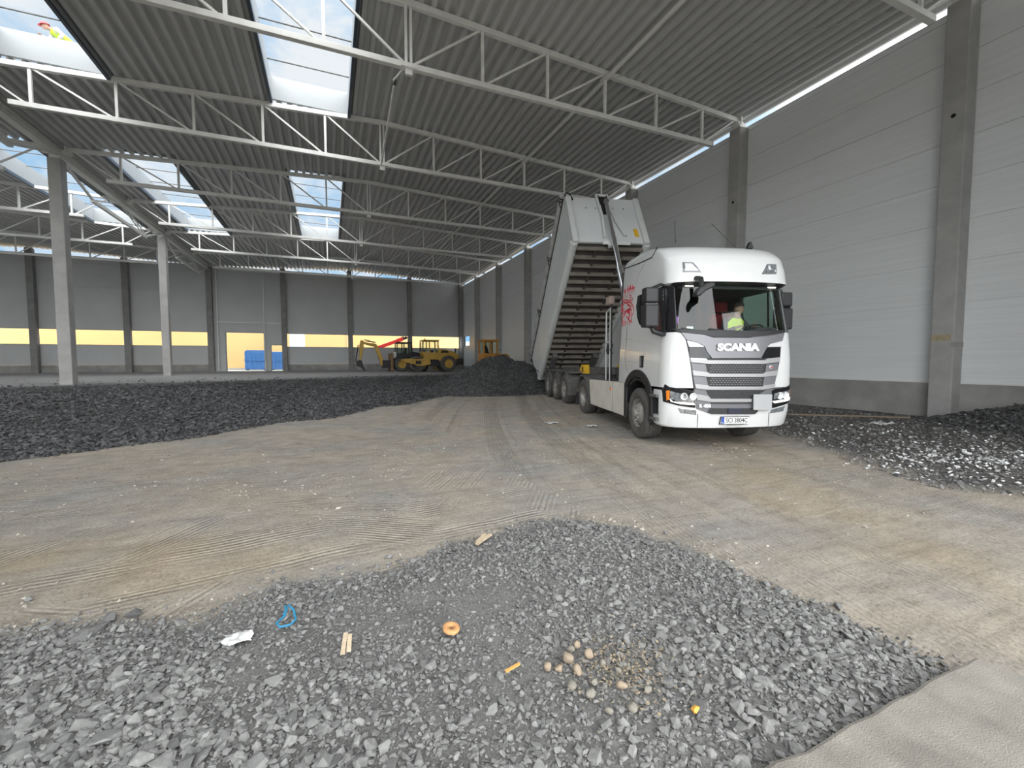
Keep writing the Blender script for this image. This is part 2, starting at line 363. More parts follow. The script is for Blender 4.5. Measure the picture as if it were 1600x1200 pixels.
def ground_mat():
    m = bpy.data.materials.new('dusty ground'); m.use_nodes = True; nt = m.node_tree; L = nt.links.new
    b = nt.nodes['Principled BSDF']; b.inputs['Roughness'].default_value = .95; b.inputs['Specular IOR Level'].default_value = .2
    tc = nt.nodes.new('ShaderNodeTexCoord'); P = tc.outputs['Object']
    def noise(sc, det=8, rough=.6, mp=None):
        n = nt.nodes.new('ShaderNodeTexNoise'); n.inputs['Scale'].default_value = sc; n.inputs['Detail'].default_value = det; n.inputs['Roughness'].default_value = rough
        if mp:
            q = nt.nodes.new('ShaderNodeMapping'); q.inputs['Scale'].default_value = mp[0]; q.inputs['Rotation'].default_value = (0, 0, mp[1]); L(P, q.inputs['Vector']); L(q.outputs[0], n.inputs['Vector'])
        else: L(P, n.inputs['Vector'])
        return n.outputs['Fac']
    def ramp(f, e):
        r = nt.nodes.new('ShaderNodeValToRGB'); cr = r.color_ramp
        while len(cr.elements) < len(e): cr.elements.new(.5)
        for x, (p, c) in zip(cr.elements, e): x.position = p; x.color = (*c, 1)
        L(f, r.inputs['Fac']); return r.outputs['Color']
    def mix(f, a, c, mode='MIX'):
        x = nt.nodes.new('ShaderNodeMix'); x.data_type = 'RGBA'; x.blend_type = mode
        if isinstance(f, float): x.inputs['Factor'].default_value = f
        else: L(f, x.inputs['Factor'])
        L(a, x.inputs['A']); L(c, x.inputs['B']); return x.outputs['Result']
    def mth(op, a, c=None, d=None):
        x = nt.nodes.new('ShaderNodeMath'); x.operation = op
        for i, q in enumerate((a, c, d)):
            if q is None: continue
            if isinstance(q, (int, float)): x.inputs[i].default_value = q
            else: L(q, x.inputs[i])
        return x.outputs[0]
    at = nt.nodes.new('ShaderNodeAttribute'); at.attribute_name = 'zones'; sp = nt.nodes.new('ShaderNodeSeparateColor'); L(at.outputs['Color'], sp.inputs[0])
    dark, fine, ochre = sp.outputs[0], sp.outputs[1], sp.outputs[2]
    big = noise(.55, 5); midn = noise(3.2, 8, .7); fin = noise(42, 4, .75)
    dirt = ramp(midn, [(.25, (.36, .312, .255)), (.5, (.475, .42, .35)), (.8, (.59, .53, .445))])
    greyd = ramp(midn, [(.25, (.31, .298, .28)), (.75, (.48, .462, .43))])
    dirt = mix(ramp(big, [(.42, (0, 0, 0)), (.66, (1, 1, 1))]), dirt, greyd)
    och = ramp(midn, [(.3, (.40, .325, .22)), (.7, (.54, .44, .31))])
    dirt = mix(ochre, dirt, och)
    grit = ramp(fin, [(.30, (.62, .62, .62)), (.5, (1, 1, 1)), (.72, (1.15, 1.15, 1.15))])
    strk = ramp(noise(7, 7, .72, ((.16, 1.5, 1), -.25)), [(.34, (.80, .79, .78)), (.52, (1, 1, 1)), (.68, (1.10, 1.10, 1.10))])
    clod = ramp(noise(75, 3, .6), [(.30, (.55, .54, .53)), (.40, (1, 1, 1)), (.8, (1, 1, 1))])
    dirt = mix(1.0, mix(.9, mix(.8, dirt, clod, 'MULTIPLY'), strk, 'MULTIPLY'), grit, 'MULTIPLY')
    vor = nt.nodes.new('ShaderNodeTexVoronoi'); vor.inputs['Scale'].default_value = 16; L(P, vor.inputs['Vector'])
    vs = nt.nodes.new('ShaderNodeSeparateColor'); L(vor.outputs['Color'], vs.inputs[0])
    grav = ramp(vs.outputs[0], [(0, (.045, .045, .047)), (.6, (.10, .10, .102)), (1, (.17, .17, .17))])
    fines = ramp(midn, [(.3, (.19, .187, .18)), (.7, (.30, .295, .285))])
    fines = mix(1.0, fines, grit, 'MULTIPLY')
    fars = ramp(noise(1.1, 7, .7, ((.25, 1, 1), .1)), [(.3, (.27, .27, .268)), (.7, (.42, .42, .415))])
    c = mix(fine, dirt, fines)
    c = mix(dark, c, grav)
    at2 = nt.nodes.new('ShaderNodeAttribute'); at2.attribute_name = 'far'
    c = mix(at2.outputs['Fac'], c, fars)
    L(c, b.inputs['Base Color'])
    # relief: grit, clods and tyre lug tracks that follow the wheel arcs
    h = mth('MULTIPLY', fin, .6)
    h = mth('ADD', h, mth('MULTIPLY', noise(14, 10, .78), 1.3))
    h = mth('ADD', h, mth('MULTIPLY', vor.outputs['Distance'], mth('MULTIPLY', dark, 2.0)))
    zone = noise(.33, 2)
    fl = nt.nodes.new('ShaderNodeVectorMath'); fl.operation = 'MULTIPLY'; fl.inputs[1].default_value = (1, 1, 0); L(P, fl.inputs[0])
    sx = nt.nodes.new('ShaderNodeSeparateXYZ'); L(P, sx.inputs[0])
    rightside = mth('MULTIPLY', mth('GREATER_THAN', sx.outputs[0], 2.4), 1.0)
    def window(v, a, c, soft):
        up = nt.nodes.new('ShaderNodeMapRange'); up.inputs['From Min'].default_value = a; up.inputs['From Max'].default_value = a + soft; L(v, up.inputs['Value'])
        dn = nt.nodes.new('ShaderNodeMapRange'); dn.inputs['From Min'].default_value = c; dn.inputs['From Max'].default_value = c - soft; L(v, dn.inputs['Value'])
        return mth('MULTIPLY', up.outputs[0], dn.outputs[0])
    for cx, cy, frq, za, zb, side in ((83, -16, 120, -1, 2, 1), (-60, 45, 110, .30, .47, 0), (8, -60, 105, .45, .56, 0), (-20, -30, 120, .54, .80, 0)):
        v = nt.nodes.new('ShaderNodeVectorMath'); v.operation = 'DISTANCE'; v.inputs[1].default_value = (cx, cy, 0); L(fl.outputs[0], v.inputs[0])
        rad = mth('ADD', v.outputs['Value'], mth('MULTIPLY', midn, .02))
        wv = mth('SINE', mth('MULTIPLY', rad, float(frq)))
        band = nt.nodes.new('ShaderNodeTexNoise'); band.noise_dimensions = '1D'; band.inputs['Scale'].default_value = 1.7; band.inputs['Detail'].default_value = 3; L(mth('ADD', v.outputs['Value'], cx * 3.3), band.inputs['W'])
        mk = nt.nodes.new('ShaderNodeMapRange'); mk.inputs['From Min'].default_value = .47; mk.inputs['From Max'].default_value = .56; L(band.outputs['Fac'], mk.inputs['Value'])
        k = mth('MULTIPLY', mk.outputs[0], mth('SUBTRACT', 1.0, mth('MAXIMUM', dark, fine)))
        k = mth('MULTIPLY', k, mth('MULTIPLY', rightside, mth('ADD', .35, noise(.8, 3))) if side else mth('MULTIPLY', window(zone, za, zb, .03), mth('SUBTRACT', 1.0, rightside)))
        h = mth('ADD', h, mth('MULTIPLY', wv, mth('MULTIPLY', k, .5 if side else .36)))
        h = mth('SUBTRACT', h, mth('MULTIPLY', k, .5))
    bp = nt.nodes.new('ShaderNodeBump'); bp.inputs['Strength'].default_value = 1.0; bp.inputs['Distance'].default_value = .032
    L(h, bp.inputs['Height']); L(bp.outputs[0], b.inputs['Normal'])
    return m
M['ground'] = ground_mat()
fl = np_mesh('floor', np.stack([GX, GY, GZ], -1).reshape(-1, 3), FQ, M['ground']); struct(fl)
fl.data.polygons.foreach_set('use_smooth', np.ones(len(FQ), bool))
def seg_gauss(pts, X, Y, w):
    d = np.full(X.shape, 1e9)
    for (x1, y1), (x2, y2) in zip(pts[:-1], pts[1:]):
        ex, ey = x2 - x1, y2 - y1; t = np.clip(((X - x1) * ex + (Y - y1) * ey) / (ex * ex + ey * ey), 0, 1)
        d = np.minimum(d, np.hypot(X - x1 - t * ex, Y - y1 - t * ey))
    return np.exp(-(d / w) ** 2)
dM = mid_d(GX, GY)
z_dark = np.maximum(sstep(-.1, .25, dM), sstep(-.3, .6, sdist(RIGHT, GX, GY) + .9 * (N1(GX * 1.4, GY * 1.4) - .5)) * .85)
for hx_, hy_, r_, h_ in HEAPS: z_dark = np.maximum(z_dark, sstep(1.12, .98, np.hypot(GX - hx_, GY - hy_) / r_))
z_fine = sstep(-.08, .12, sdist(FG, GX, GY) + .25 * (N2(GX * 2.5, GY * 2.5) - .5))
z_ochre = .55 * seg_gauss([(7.2, 6.2), (5.6, 4.3), (4.7, 3.0), (4.4, 1.9)], GX, GY, .6) + .55 * seg_gauss([(-4, 5.2), (-2.4, 4.7), (-1.2, 4.4)], GX, GY, .45) + .35 * seg_gauss([(-3, 3.9), (-1.5, 3.8), (-.5, 3.9)], GX, GY, .3)
z_ochre = np.clip(z_ochre * (.4 + 1.2 * N1(GX * 2.2, GY * 2.2)), 0, 1)
z_far = sstep(-2, 2.5, GY - (23.5 + .47 * (GX + 11.7)) + 4 * (N1(GX * .3, GY * .6) - .5))
ca = fl.data.color_attributes.new('zones', 'FLOAT_COLOR', 'POINT')
ca.data.foreach_set('color', np.stack([z_dark, z_fine * (1 - z_dark), z_ochre, np.ones_like(z_dark)], -1).astype(np.float32).ravel())
fa = fl.data.attributes.new('far', 'FLOAT', 'POINT'); fa.data.foreach_set('value', z_far.astype(np.float32).ravel())

# ---- outside ground
mb = MB(); mb.span((-90, YB + .9, .30), (60, YB + 70, .42)); struct(mb.build('ground', mat('pale concrete yard', (.50, .48, .45), .9, var=.06, scale=.5)))
mb = MB(); mb.span((-90, -90, -.25), (60, -1.0, -.04)); struct(mb.build('ground', M['slab']))
mb = MB(); mb.span((16.3, -1.0, -.2), (60, YB + .9, .1)); struct(mb.build('ground', M['slab']))

# ---- concrete sill of the gate
mb = MB(); n = 60
top = [(-6 + 9.03 * i / n, 1.06 +   .02 * (random.random() - .5) + .006 * math.sin(i * .7)) for i in range(n + 1)]
mb.prism(top + [(3.10, .6), (3.35, -.6), (-6, -.6)], 'z', -.3, .085)
o = mb.build('trim_1', M['slab'], bevel=.02); struct(o)

# ---- walls
def panel_rows(mb, ax, a, b, z0, z1, plane, th, pitch=1.09, base=.98):
    """rows of sandwich panels with real joints; ax = axis the wall runs along"""
    zs = [z0]; k = math.ceil((z0 - base) / pitch + 1e-3)
    while base + k * pitch < z1 - .05: zs.append(base + k * pitch); k += 1
    zs.append(z1)
    for q0, q1 in zip(zs[:-1], zs[1:]):
        g = .008
        if ax == 'y': mb.span((plane, a, q0 + g), (plane + th, b, q1 - g)); mb.span((plane + .03, a, q0), (plane + th - .01, b, q1))
        else: mb.span((a, plane, q0 + g), (b, plane + th, q1 - g)); mb.span((a, plane + .03, q0), (b, plane + th - .01, q1))
ZW = 10.97
mb = MB()
panel_rows(mb, 'y', -.43, 50.55, .98, ZW, XR, .16)
panel_rows(mb, 'y', 52.9, YB + .2, .98, ZW, XR, .16)
panel_rows(mb, 'y', 50.55, 52.9, .98, 3.4, XR, .16)
panel_rows(mb, 'y', 50.55, 52.9, 4.62, ZW, XR, .16)
struct(mb.build('wall_right', M['panel']))
mb = MB(); mb.span((XR - .02, -.43, -.5), (XR + .2, YB, .96)); struct(mb.build('baseboard_right', M['plinth'], bevel=.015))
mb = MB(); mb.span((XR - .035, -.43, .955), (XR + .05, YB, .985)); struct(mb.build('trim_2', M['steel_white']))
mb = MB(); mb.span((XR + .02, -.43, ZW), (XR + .2, YB, ZW + .03)); struct(mb.build('trim_3', M['curb']))
# back wall: upper panels, strip opening, low wall, door bay
mb = MB()
ztop = 11.42
D1, D2 = (-9.90, -6.45, 4.58), (-5.75, -4.62, 3.30)
panel_rows(mb, 'x', XLL, -11.19, 4.60, ztop, YB, .16); panel_rows(mb, 'x', -4.44, XR + .16, 4.60, ztop, YB, .16)
panel_rows(mb, 'x', XLL, -11.19, 1.23, 3.13, YB, .16, base=1.23, pitch=.95); panel_rows(mb, 'x', -4.44, XR + .16, 1.23, 3.13, YB, .16, base=1.23, pitch=.95)
panel_rows(mb, 'x', -11.19, -4.44, D1[2], ztop, YB, .16)
panel_rows(mb, 'x', -11.19, D1[0], .45, D1[2], YB, .16); panel_rows(mb, 'x', D1[1], D2[0], .45, D1[2], YB, .16)
panel_rows(mb, 'x', D2[0], -4.44, D2[2], D1[2], YB, .16); panel_rows(mb, 'x', D2[1], -4.44, .45, D2[2], YB, .16)
struct(mb.build('wall_back', M['panel_shaded']))
mb = MB()
for a, b in ((XLL, -11.19), (-4.44, XR)): mb.span((a, YB - .03, .2), (b, YB + .2, 1.22))
mb.span((-11.19, YB - .01, .2), (-4.44, YB + .2, .50))
struct(mb.build('baseboard_back', M['plinth']))
mb = MB()
for a, b in ((XLL, -11.4), (-4.3, XR)):
    mb.span((a, YB - .04, 3.10), (b, YB + .2, 3.17)); mb.span((a, YB - .03, 4.57), (b, YB + .2, 4.63))
struct(mb.build('window_1', M['curb']))
mb = MB()
for z in (3.37, 4.60): mb.span((XR - .03, 50.5, z), (XR + .2, 52.95, z + .05))
for y in (50.5, 52.9): mb.span((XR - .03, y, 3.4), (XR + .2, y + .05, 4.62))
struct(mb.build('window_2', M['curb']))
mb = MB()
for (x0, x1, z1) in (D1, D2):
    mb.span((x0 - .08, YB - .06, .5), (x0, YB + .2, z1)); mb.span((x1, YB - .06, .5), (x1 + .08, YB + .2, z1)); mb.span((x0 - .08, YB - .06, z1), (x1 + .08, YB + .2, z1 + .08))
struct(mb.build('door_1', M['curb']))
# steel framing of the door bay
f = thing('door_bay_frame', 'thin steel frame of posts and a rail around the two back doorways', 'steel frame', (-7.8, YB - .14, .5))
for nm, a, b in (('rail', (-2.85, 0, 5.15), (3.35, 0, 5.15)), ('post', (1.45, 0, 0), (1.45, 0, 10.4)), ('post', (-2.78, 0, 0), (-2.78, 0, 10.6)), ('rail', (-2.8, 0, 10.55), (3.3, 0, 10.55))):
    MB().bar(a, b, .09, .09).build(nm, M['steel_white'], f)
mb = MB(); mb.span((XLL - .2, -.6, -.3), (XLL, YB, 11.3)); struct(mb.build('wall_left', M['panel_shaded']))
# left and front walls (behind the camera: an open gate and a strip of windows)

mb = MB(); YF = -.43 - .55
def frontbox(x0, x1, z0, z1): mb.span((x0, YF, z0), (x1, YF + .16, z1))
GATES = [(-7.0, 7.6, 8.2), (8.2, 9.45, 5.95), (-32, -14, 8.0)]
xs = sorted([g[0] for g in GATES] + [g[1] for g in GATES]); cur = XLL
for x0, x1, zt in sorted(GATES):
    frontbox(cur, x0, -.2, 11.6); frontbox(x0, x1, zt, 11.6); cur = x1
frontbox(cur, XR + .16, -.2, 11.2)
struct(mb.build('wall_front', M['panel']))

# ---- roof deck with real corrugation; skylight holes stay open
HOLE = {}
for bay in (0, 1, 3, 4): HOLE[bay] = [(-1.85, .95), (-9.6, -6.85), (-15.05, -12.15), (-26.0, -23.2), (-37.1, -34.3)]
def deck_strip(mb, x0, x1, y0, y1):
    P = .37; prof = [(0, 0), (.13, 0), (.175, .15), (.325, .15)]
    pts = []
    k = math.floor(x0 / P)
    while k * P < x1 + P:
        for dx, dz in prof: pts.append((k * P + dx, dz))
        k += 1
    out = []
    for (xa, za), (xb, zb) in zip(pts[:-1], pts[1:]):
        if xb <= x0 or xa >= x1: continue
        if not out:
            t = max(0, (x0 - xa) / (xb - xa)); out.append((xa + (xb - xa) * t, za + (zb - za) * t))
        t = min(1, (x1 - xa) / (xb - xa)); out.append((xa + (xb - xa) * t, za + (zb - za) * t))
    lo = [(x, ZD(x) + z) for x, z in out]
    v = []
    for x, z in lo: v += [(x, y0, z), (x, y1, z), (x, y0, z + .012), (x, y1, z + .012)]
    f = []
    for i in range(len(lo) - 1):
        a, b = 4 * i, 4 * i + 4
        f += [(a, a + 1, b + 1, b), (a + 2, b + 2, b + 3, a + 3), (a, b, b + 2, a + 2), (a + 1, a + 3, b + 3, b + 1)]
    mb.add(v, f)
mb = MB()
for bay in range(-1, 7):
    ya, yb = TY(bay) + (-.5 if bay == -1 else 0), TY(bay + 1) + (.03 if bay < 6 else .28)
    cuts = sorted(HOLE.get(bay, [])); cur = XLL
    for a, b in cuts + [(XR + .25, None)]:
        deck_strip(mb, cur, a, ya, yb)
        if b is None: break
        cur = b
struct(mb.build('ceiling', M['deck']))
mb = MB(); mb.span((XR + .20, -.9, 11.31), (XR + .27, YB, 11.5)); struct(mb.build('trim_4', M['flash']))

# ---- skylights
SKY = [('in the main roof near the middle, the nearer one', -1.85, .95, 0), ('in the main roof near the middle, the farther one', -1.85, .95, 3),
       ('at the upper left with a worker at its curb', -9.6, -6.85, 0), ('at the left, just right of the two free columns', -9.6, -6.85, 3), ('left of the two free columns', -15.05, -12.15, 3)]
for where, x0, x1, bay in SKY:
    y0, y1 = TY(bay), TY(bay + 2); zc = max(ZD(x0), ZD(x1)) + .02; xc = (x0 + x1) / 2
    s = thing('skylight', 'open roof skylight ' + where, 'skylight', (xc, (y0 + y1) / 2, zc), group='roof skylights')
    hx, hy = (x1 - x0) / 2, (y1 - y0) / 2
    for nm, a, b in (('curb_panel', (-hx - .10, -hy, -.12), (-hx, hy, .86)), ('curb_panel', (hx, -hy, -.12), (hx + .10, hy, .86)), ('curb_panel', (-hx - .1, hy - .02, -.0), (hx + .1, hy + .1, .86)), ('curb_panel', (-hx - .1, -hy - .1, -.0), (hx + .1, -hy, .86))):
        MB().span(a, b).build(nm, M['curb'], s)
    for sx in (-1, 1):
        MB().span((sx * (hx + .02) - .05, -hy, -.2), (sx * (hx + .02) + .05, hy, -.03)).build('edge_flashing', M['flash'], s)
    k = 1
    while k * 2.05 < 2 * hy - .5:
        MB().tube((-hx - .02, -hy + k * 2.05, .78), (hx + .02, -hy + k * 2.05, .78), .022, 6).build('cross_bar', M['chassis'], s); k += 1

# ---- trusses
ORD = ['first', 'second', 'third', 'fourth', 'fifth', 'sixth', 'seventh']
def truss(i, xm, label):
    y = TY(i); t = thing('roof_truss', label, 'roof truss', (xm, y, 10.05), group='white lattice roof trusses')
    zt = lambda x: 11.80 - SL * abs(x) - 10.05          # top chord axis, local
    W = M['steel_white']; H = 13.45
    for s in (-1, 1):
        MB().bar((0, 0, zt(0)), (s * (H - .3), 0, zt(H - .3)), .16, .17).build('top_chord', W, t, bevel=.012)
    MB().bar((-11.75, 0, 0), (11.75, 0, 0), .16, .16).build('bottom_chord', W, t, bevel=.012)
    for k in range(-5, 6):
        x = 2.24 * k
        if k == 0:
            for d in (-.07, .07): MB().bar((d, 0, .05), (d, 0, zt(0)), .07, .07).build('vertical_post', W, t)
        else: MB().bar((x, 0, .05), (x, 0, zt(x) - .05), .085, .085).build('vertical_post', W, t)
        s = 1 if k > 0 else -1
        if k != 0: MB().bar((x - s * 2.24 + s * .12, 0, .06), (x - s * .1, 0, zt(x) - .08), .06, .06).build('diagonal_brace', W, t)
    for s in (-1, 1): MB().bar((s * 11.35, 0, .06), (s * 12.95, 0, zt(13)), .06, .06).build('diagonal_brace', W, t)
    MB().box((0, 0, -.02), (.46, .24, .10)).span((-.10, -.05, -.24), (.10, .05, 0)).build('gusset_plate', W, t)
    for s in (-1, 1):
        MB().span((s * 13.1 - .14, -.16, zt(13.2) - .22), (s * 13.1 + .14, .16, zt(13.2) - .08)).span((s * 13.1 - .03, -.2, zt(13.2) - .2), (s * 13.1 + .03, .2, zt(13.2) + .1)).build('end_bracket', W, t)
for i in range(0, 7):
    truss(i, XM, f'white lattice roof truss of the main bay, {ORD[i]} counted from the camera')
for i in range(3, 7):
    truss(i, XM2, f'white lattice roof truss left of the free-standing columns, {ORD[i - 3]} counted from the camera')
# longitudinal ties
for i in range(0, 6):
    b = thing('longitudinal_tie', f'slim white roof tie joining the {ORD[i]} and {ORD[i + 1]} main bay trusses', 'tie rod', (XM + 6.72, TY(i), 11.42), group='roof ties')
    MB().tube((0, .12, -.12), (0, DY - .12, -.12), .07, 8).build('tube', M['steel_white'], b)
    for yy in (.12, DY - .12): MB().box((0, yy, -.09), (.16, .12, .14)).build('bracket', M['steel_white'], b)
b = thing('longitudinal_brace', 'thin hanging brace rod between the middles of the two nearest visible trusses', 'brace rod', (XM, TY(1), 9.98))
MB().tube((-.30, .75, -.05), (-.05, DY, .02), .032, 8).build('rod', M['steel_white'], b)
MB().tube((-.16, .1, 0), (-.34, .62, -.03), .028, 8).build('rod', M['steel_white'], b)
MB().box((-.30, .68, -.04), (.09, .18, .09)).build('coupling', M['chassis'], b)
for n_, (a, c) in enumerate([((XM + 6.95, TY(1) - .15, 11.32), (XR - .3, TY(0), 11.1)), ((XM + 6.95, TY(2) - .15, 11.32), (XR - .3, TY(1), 11.1))]):
    o = MB().tube(a, c, .010, 6).build('bracing_wire', M['rope'])
    tag(o, f'thin diagonal bracing wire under the deck, {["nearer the camera", "one bay farther back"][n_]}', 'wire', 'roof bracing wires')
# transfer girders over the free-standing columns
for n_, i in enumerate((1, 3, 5)):
    g = thing('transfer_girder', ['white steel girder running to the nearer free-standing column from the camera side', 'white steel girder spanning between the two free-standing columns', 'white steel girder from the farther free-standing column to the back wall'][n_], 'girder', (XL, TY(i), 9.96), group='girders on the column row')
    L = 2 * DY - (.55 if i == 5 else 0); zt = 1.12; W = M['steel_white']
    mb = MB(); mb.span((-.15, 0, zt + .13), (.15, L, zt + .18)); mb.span((-.15, 0, zt - .18), (.15, L, zt - .13)); mb.span((-.02, 0, zt - .15), (.02, L, zt + .15)); mb.build('beam', W, g)
    MB().bar((0, 3.15, 0), (0, L - 3.15, 0), .16, .16).build('bottom_chord', W, g)
    for a, b in (((0, .3, zt - .15), (0, 3.2, .05)), ((0, L - .3, zt - .15), (0, L - 3.2, .05))): MB().bar(a, b, .10, .10).build('diagonal_brace', W, g)
    for a, b in (((0, DY, zt - .15), (0, 3.25, .05)), ((0, DY, zt - .15), (0, L - 3.25, .05))):
        mb = MB(); mb.bar(Vector(a) + Vector((-.07, 0, 0)), Vector(b) + Vector((-.07, 0, 0)), .05, .07); mb.bar(Vector(a) + Vector((.07, 0, 0)), Vector(b) + Vector((.07, 0, 0)), .05, .07); mb.build('diagonal_brace', W, g)

# ---- columns
def column(x, y, sx, sy, z0, z1, label, notch=None, hole=None, conc='concrete'):
    c = thing('concrete_column', label, 'column', (x, y, z0), group='precast concrete columns')
    MB().span((-sx / 2, -sy / 2, -.35), (sx / 2, sy / 2, z1 - z0))  .build('shaft', M[conc], c, bevel=.03)
    MB().span((-sx / 2 + .06, -sy / 2 + .06, z1 - z0), (sx / 2 - .06, sy / 2 - .06, z1 - z0 + .14)).build('top_plate', M['steel_white'], c)
    if hole is not None:
        h, face = hole
        ctr, ax = ((-sx / 2 - .004, 0, h), (-1, 0, 0)) if face == 'x' else ((0, -sy / 2 - .004, h), (0, -1, 0))
        MB().lathe([(.0005, .004), (.045, .004), (.055, 0)], ctr, ax, 14).build('socket_hole', M['blackg'], c)
    if notch:
        MB().span((-sx / 2 - .004, -sy / 2 - .004, notch[0]), (sx / 2 + .0, -sy / 2 + .06, notch[1])).build('grout_band', M['plinth'], c)
    return c
WALLC = ['nearest the camera, at the right edge of the picture', 'second from the camera, rising behind the truck cab', 'third from the camera, topping out behind the raised tipper', 'fourth from the camera, hidden by the raised tipper', 'fifth from the camera, just left of the raised tipper', 'sixth from the camera, behind the small orange dozer', 'seventh from the camera, next to the small side window']
for i in range(7):
    z0 = 0 if i < 3 else .3
    column(XR - .24, TY(i), .48, .50, z0, ZD(XR - .3) - .42, 'grey concrete column on the right wall, ' + WALLC[i], notch=(1.95, 2.07) if i == 0 else (2.3, 2.42), hole=(8.0, 'x'))
    if i == 0:
        o = MB().box((-.243, .02, 2.2), (.008, .40, .16)).build('mortar_patch', mat('ochre mortar', (.40, .34, .22), .9, var=.2, scale=8)); o.parent = bpy.data.objects['concrete_column']
column(XL, TY(3), .48, .50, .45, 10.74, 'free-standing concrete column at the left, the nearer of the two')
column(XL, TY(5), .48, .50, .45, 10.74, 'free-standing pale column in the left distance, the farther of the two')
BACKC = {15.45: 'in the far right corner', 9.06: 'rising behind the backhoe cab', 2.31: 'just left of the backhoe bucket', -4.44: 'right of the doorways', -11.19: 'left of the doorways', -17.94: 'between the two free-standing columns', -24.69: 'left of the nearer free-standing column'}
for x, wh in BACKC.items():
    column(x, YB - .26, .50, .50, .45, ZD(x) - .12, 'shade-darkened grey concrete column on the back wall, ' + wh, conc='concrete_shaded')

# ---- beyond the back wall
fb = thing('building', 'long yellow rendered building outside, seen through the strip openings', 'building', (0, 66, .4))
MB().span((-60, 0, 0), (-4.9, 8, 7)).span((-3.0, 0, 0), (46, 8, 7)).build('wall', M['stucco'], fb)
MB().span((-4.9, .05, 0), (-3.0, 8, 7)).build('pale_bay', mat('pale blue cladding', (.60, .66, .74), .5), fb)
for x in (2.2, 15.6, 24.5): MB().span((x, -.03, 0), (x + .12, 0, 7)).build('downpipe', mat('dull pipe', (.45, .33, .2), .6), fb)
MB().span((-60, -.3, -.05), (46, -.0, .25)).build('base_kerb', M['curb'], fb)
mbx = thing('wall_sign', 'small blue and white sign on the yellow facade, seen through the side window', 'sign', (20.2, 65.97, 3.8))
MB().span((-.6, -.06, 0), (.6, 0, 1.9)).build('sign_board', M['curb'], mbx)
MB().prism([(-.55, .75), (.55, .95), (.55, 1.75), (-.55, 1.5)], 'y', -.09, -.06).build('blue_field', M['blue'], mbx)
def container(x, w_, label, arched):
    c = thing('waste_container', label, 'container', (x, 63.5, .42), group='blue waste containers')
    hh = 2.35
    mb = MB(); mb.span((-w_ / 2, -.8, .12), (w_ / 2, .8, hh))
    mb.build('body', M['blue'], c, bevel=.05)
    n_ = 5
    for k in range(n_): MB().span((-w_ / 2 + .1 + k * (w_ - .2) / (n_ - 1) - .05, -.88, .15), (-w_ / 2 + .1 + k * (w_ - .2) / (n_ - 1) + .05, -.8, hh - .1)).build('rib', M['blue'], c)
    MB().span((-w_ / 2 - .05, -.9, 1.22), (w_ / 2 + .05, -.8, 1.36)).build('rail', M['blue'], c)
    if arched: MB().prism([(-w_ / 2, hh), (-w_ / 2 + .25, hh + .18), (w_ / 2 - .25, hh + .18), (w_ / 2, hh)], 'y', -.8, .8).build('lid', M['blue'], c)
    for s in (-1, 1): MB().span((s * (w_ / 2 - .2) - .1, -.6, 0), (s * (w_ / 2 - .2) + .1, .6, .14)).build('skid', M['chassis'], c)
container(-8.55, 2.3, 'tall blue waste container with a raised lid, seen through the larger doorway', True)
container(-6.05, 1.7, 'blue ribbed waste container, seen through the small doorway', False)
# red telescopic handler outside
h = thing('telescopic_handler', 'red boom machine outside, its boom showing above the low wall behind the backhoe', 'telehandler', (6.7, 57.5, .42))
MB().bar((-2.4, 0, 2.3), (1.5, 0, 3.75), .34, .42).build('boom', M['redpaint'], h, bevel=.03)
MB().bar((1.4, 0, 3.72), (2.1, 0, 4.0), .5, .5).build('boom_head', M['redpaint'], h, bevel=.04)
mb = MB()
for q in range(7): mb.bar((1.9 + .12 * q, -.2 + .07 * q, 3.75 + .05 * q), (2.1 + .14 * q, .1 * (-1) ** q, 4.35 - .06 * (q % 3)), .09, .12)
mb.build('grab', M['black'], h)
MB().span((-2.6, -.9, .5), (1.4, .9, 1.5)).build('chassis', M['redpaint'], h, bevel=.08)
for x in (-1.9, .8):
    for s in (-1, 1): MB().lathe([(.05, -.2), (.5, -.2), (.6, -.1), (.6, .1), (.5, .2), (.05, .2)], (x, s * .95, .6), (0, 1, 0), 24).build('wheel', M['rubber'], h)
# ================================================================== tractor unit
# local frame: X to the viewer's right when facing its front, -Y forward, origin under the front axle
TRUCK_YAW = math.radians(-16.286)
truck = thing('tractor_truck', 'white lorry tractor with grey grille, its driver at the wheel', 'truck', (7.027, 6.875, 0.015), TRUCK_YAW)
ZYT = [(.3, -1.34), (.6, -1.42), (1.1, -1.45), (1.6, -1.46), (2.08, -1.43), (2.12, -1.42), (2.94, -1.235), (2.965, -1.36), (3.2, -1.33), (3.42, -1.25), (3.55, -1.13), (3.65, -.96), (3.74, -.66), (3.82, -.25), (3.88, .2), (3.92, .8)]
def fy0(z): return float(np.interp(z, [a for a, b in ZYT], [b for a, b in ZYT]))
WZ = [(0, 1.25), (1.2, 1.25), (1.7, 1.235), (2.1, 1.205), (2.93, 1.175), (3.2, 1.165), (3.6, 1.145), (3.9, 1.0)]
def Wz(z): return float(np.interp(z, [a for a, b in WZ], [b for a, b in WZ]))
def FX(x, z, W=None):
    W = Wz(z) if W is None else W
    t = min(abs(x) / W, 1.0)
    return fy0(z) + .46 * (1 - (1 - t ** 2.6) ** (1 / 2.6))
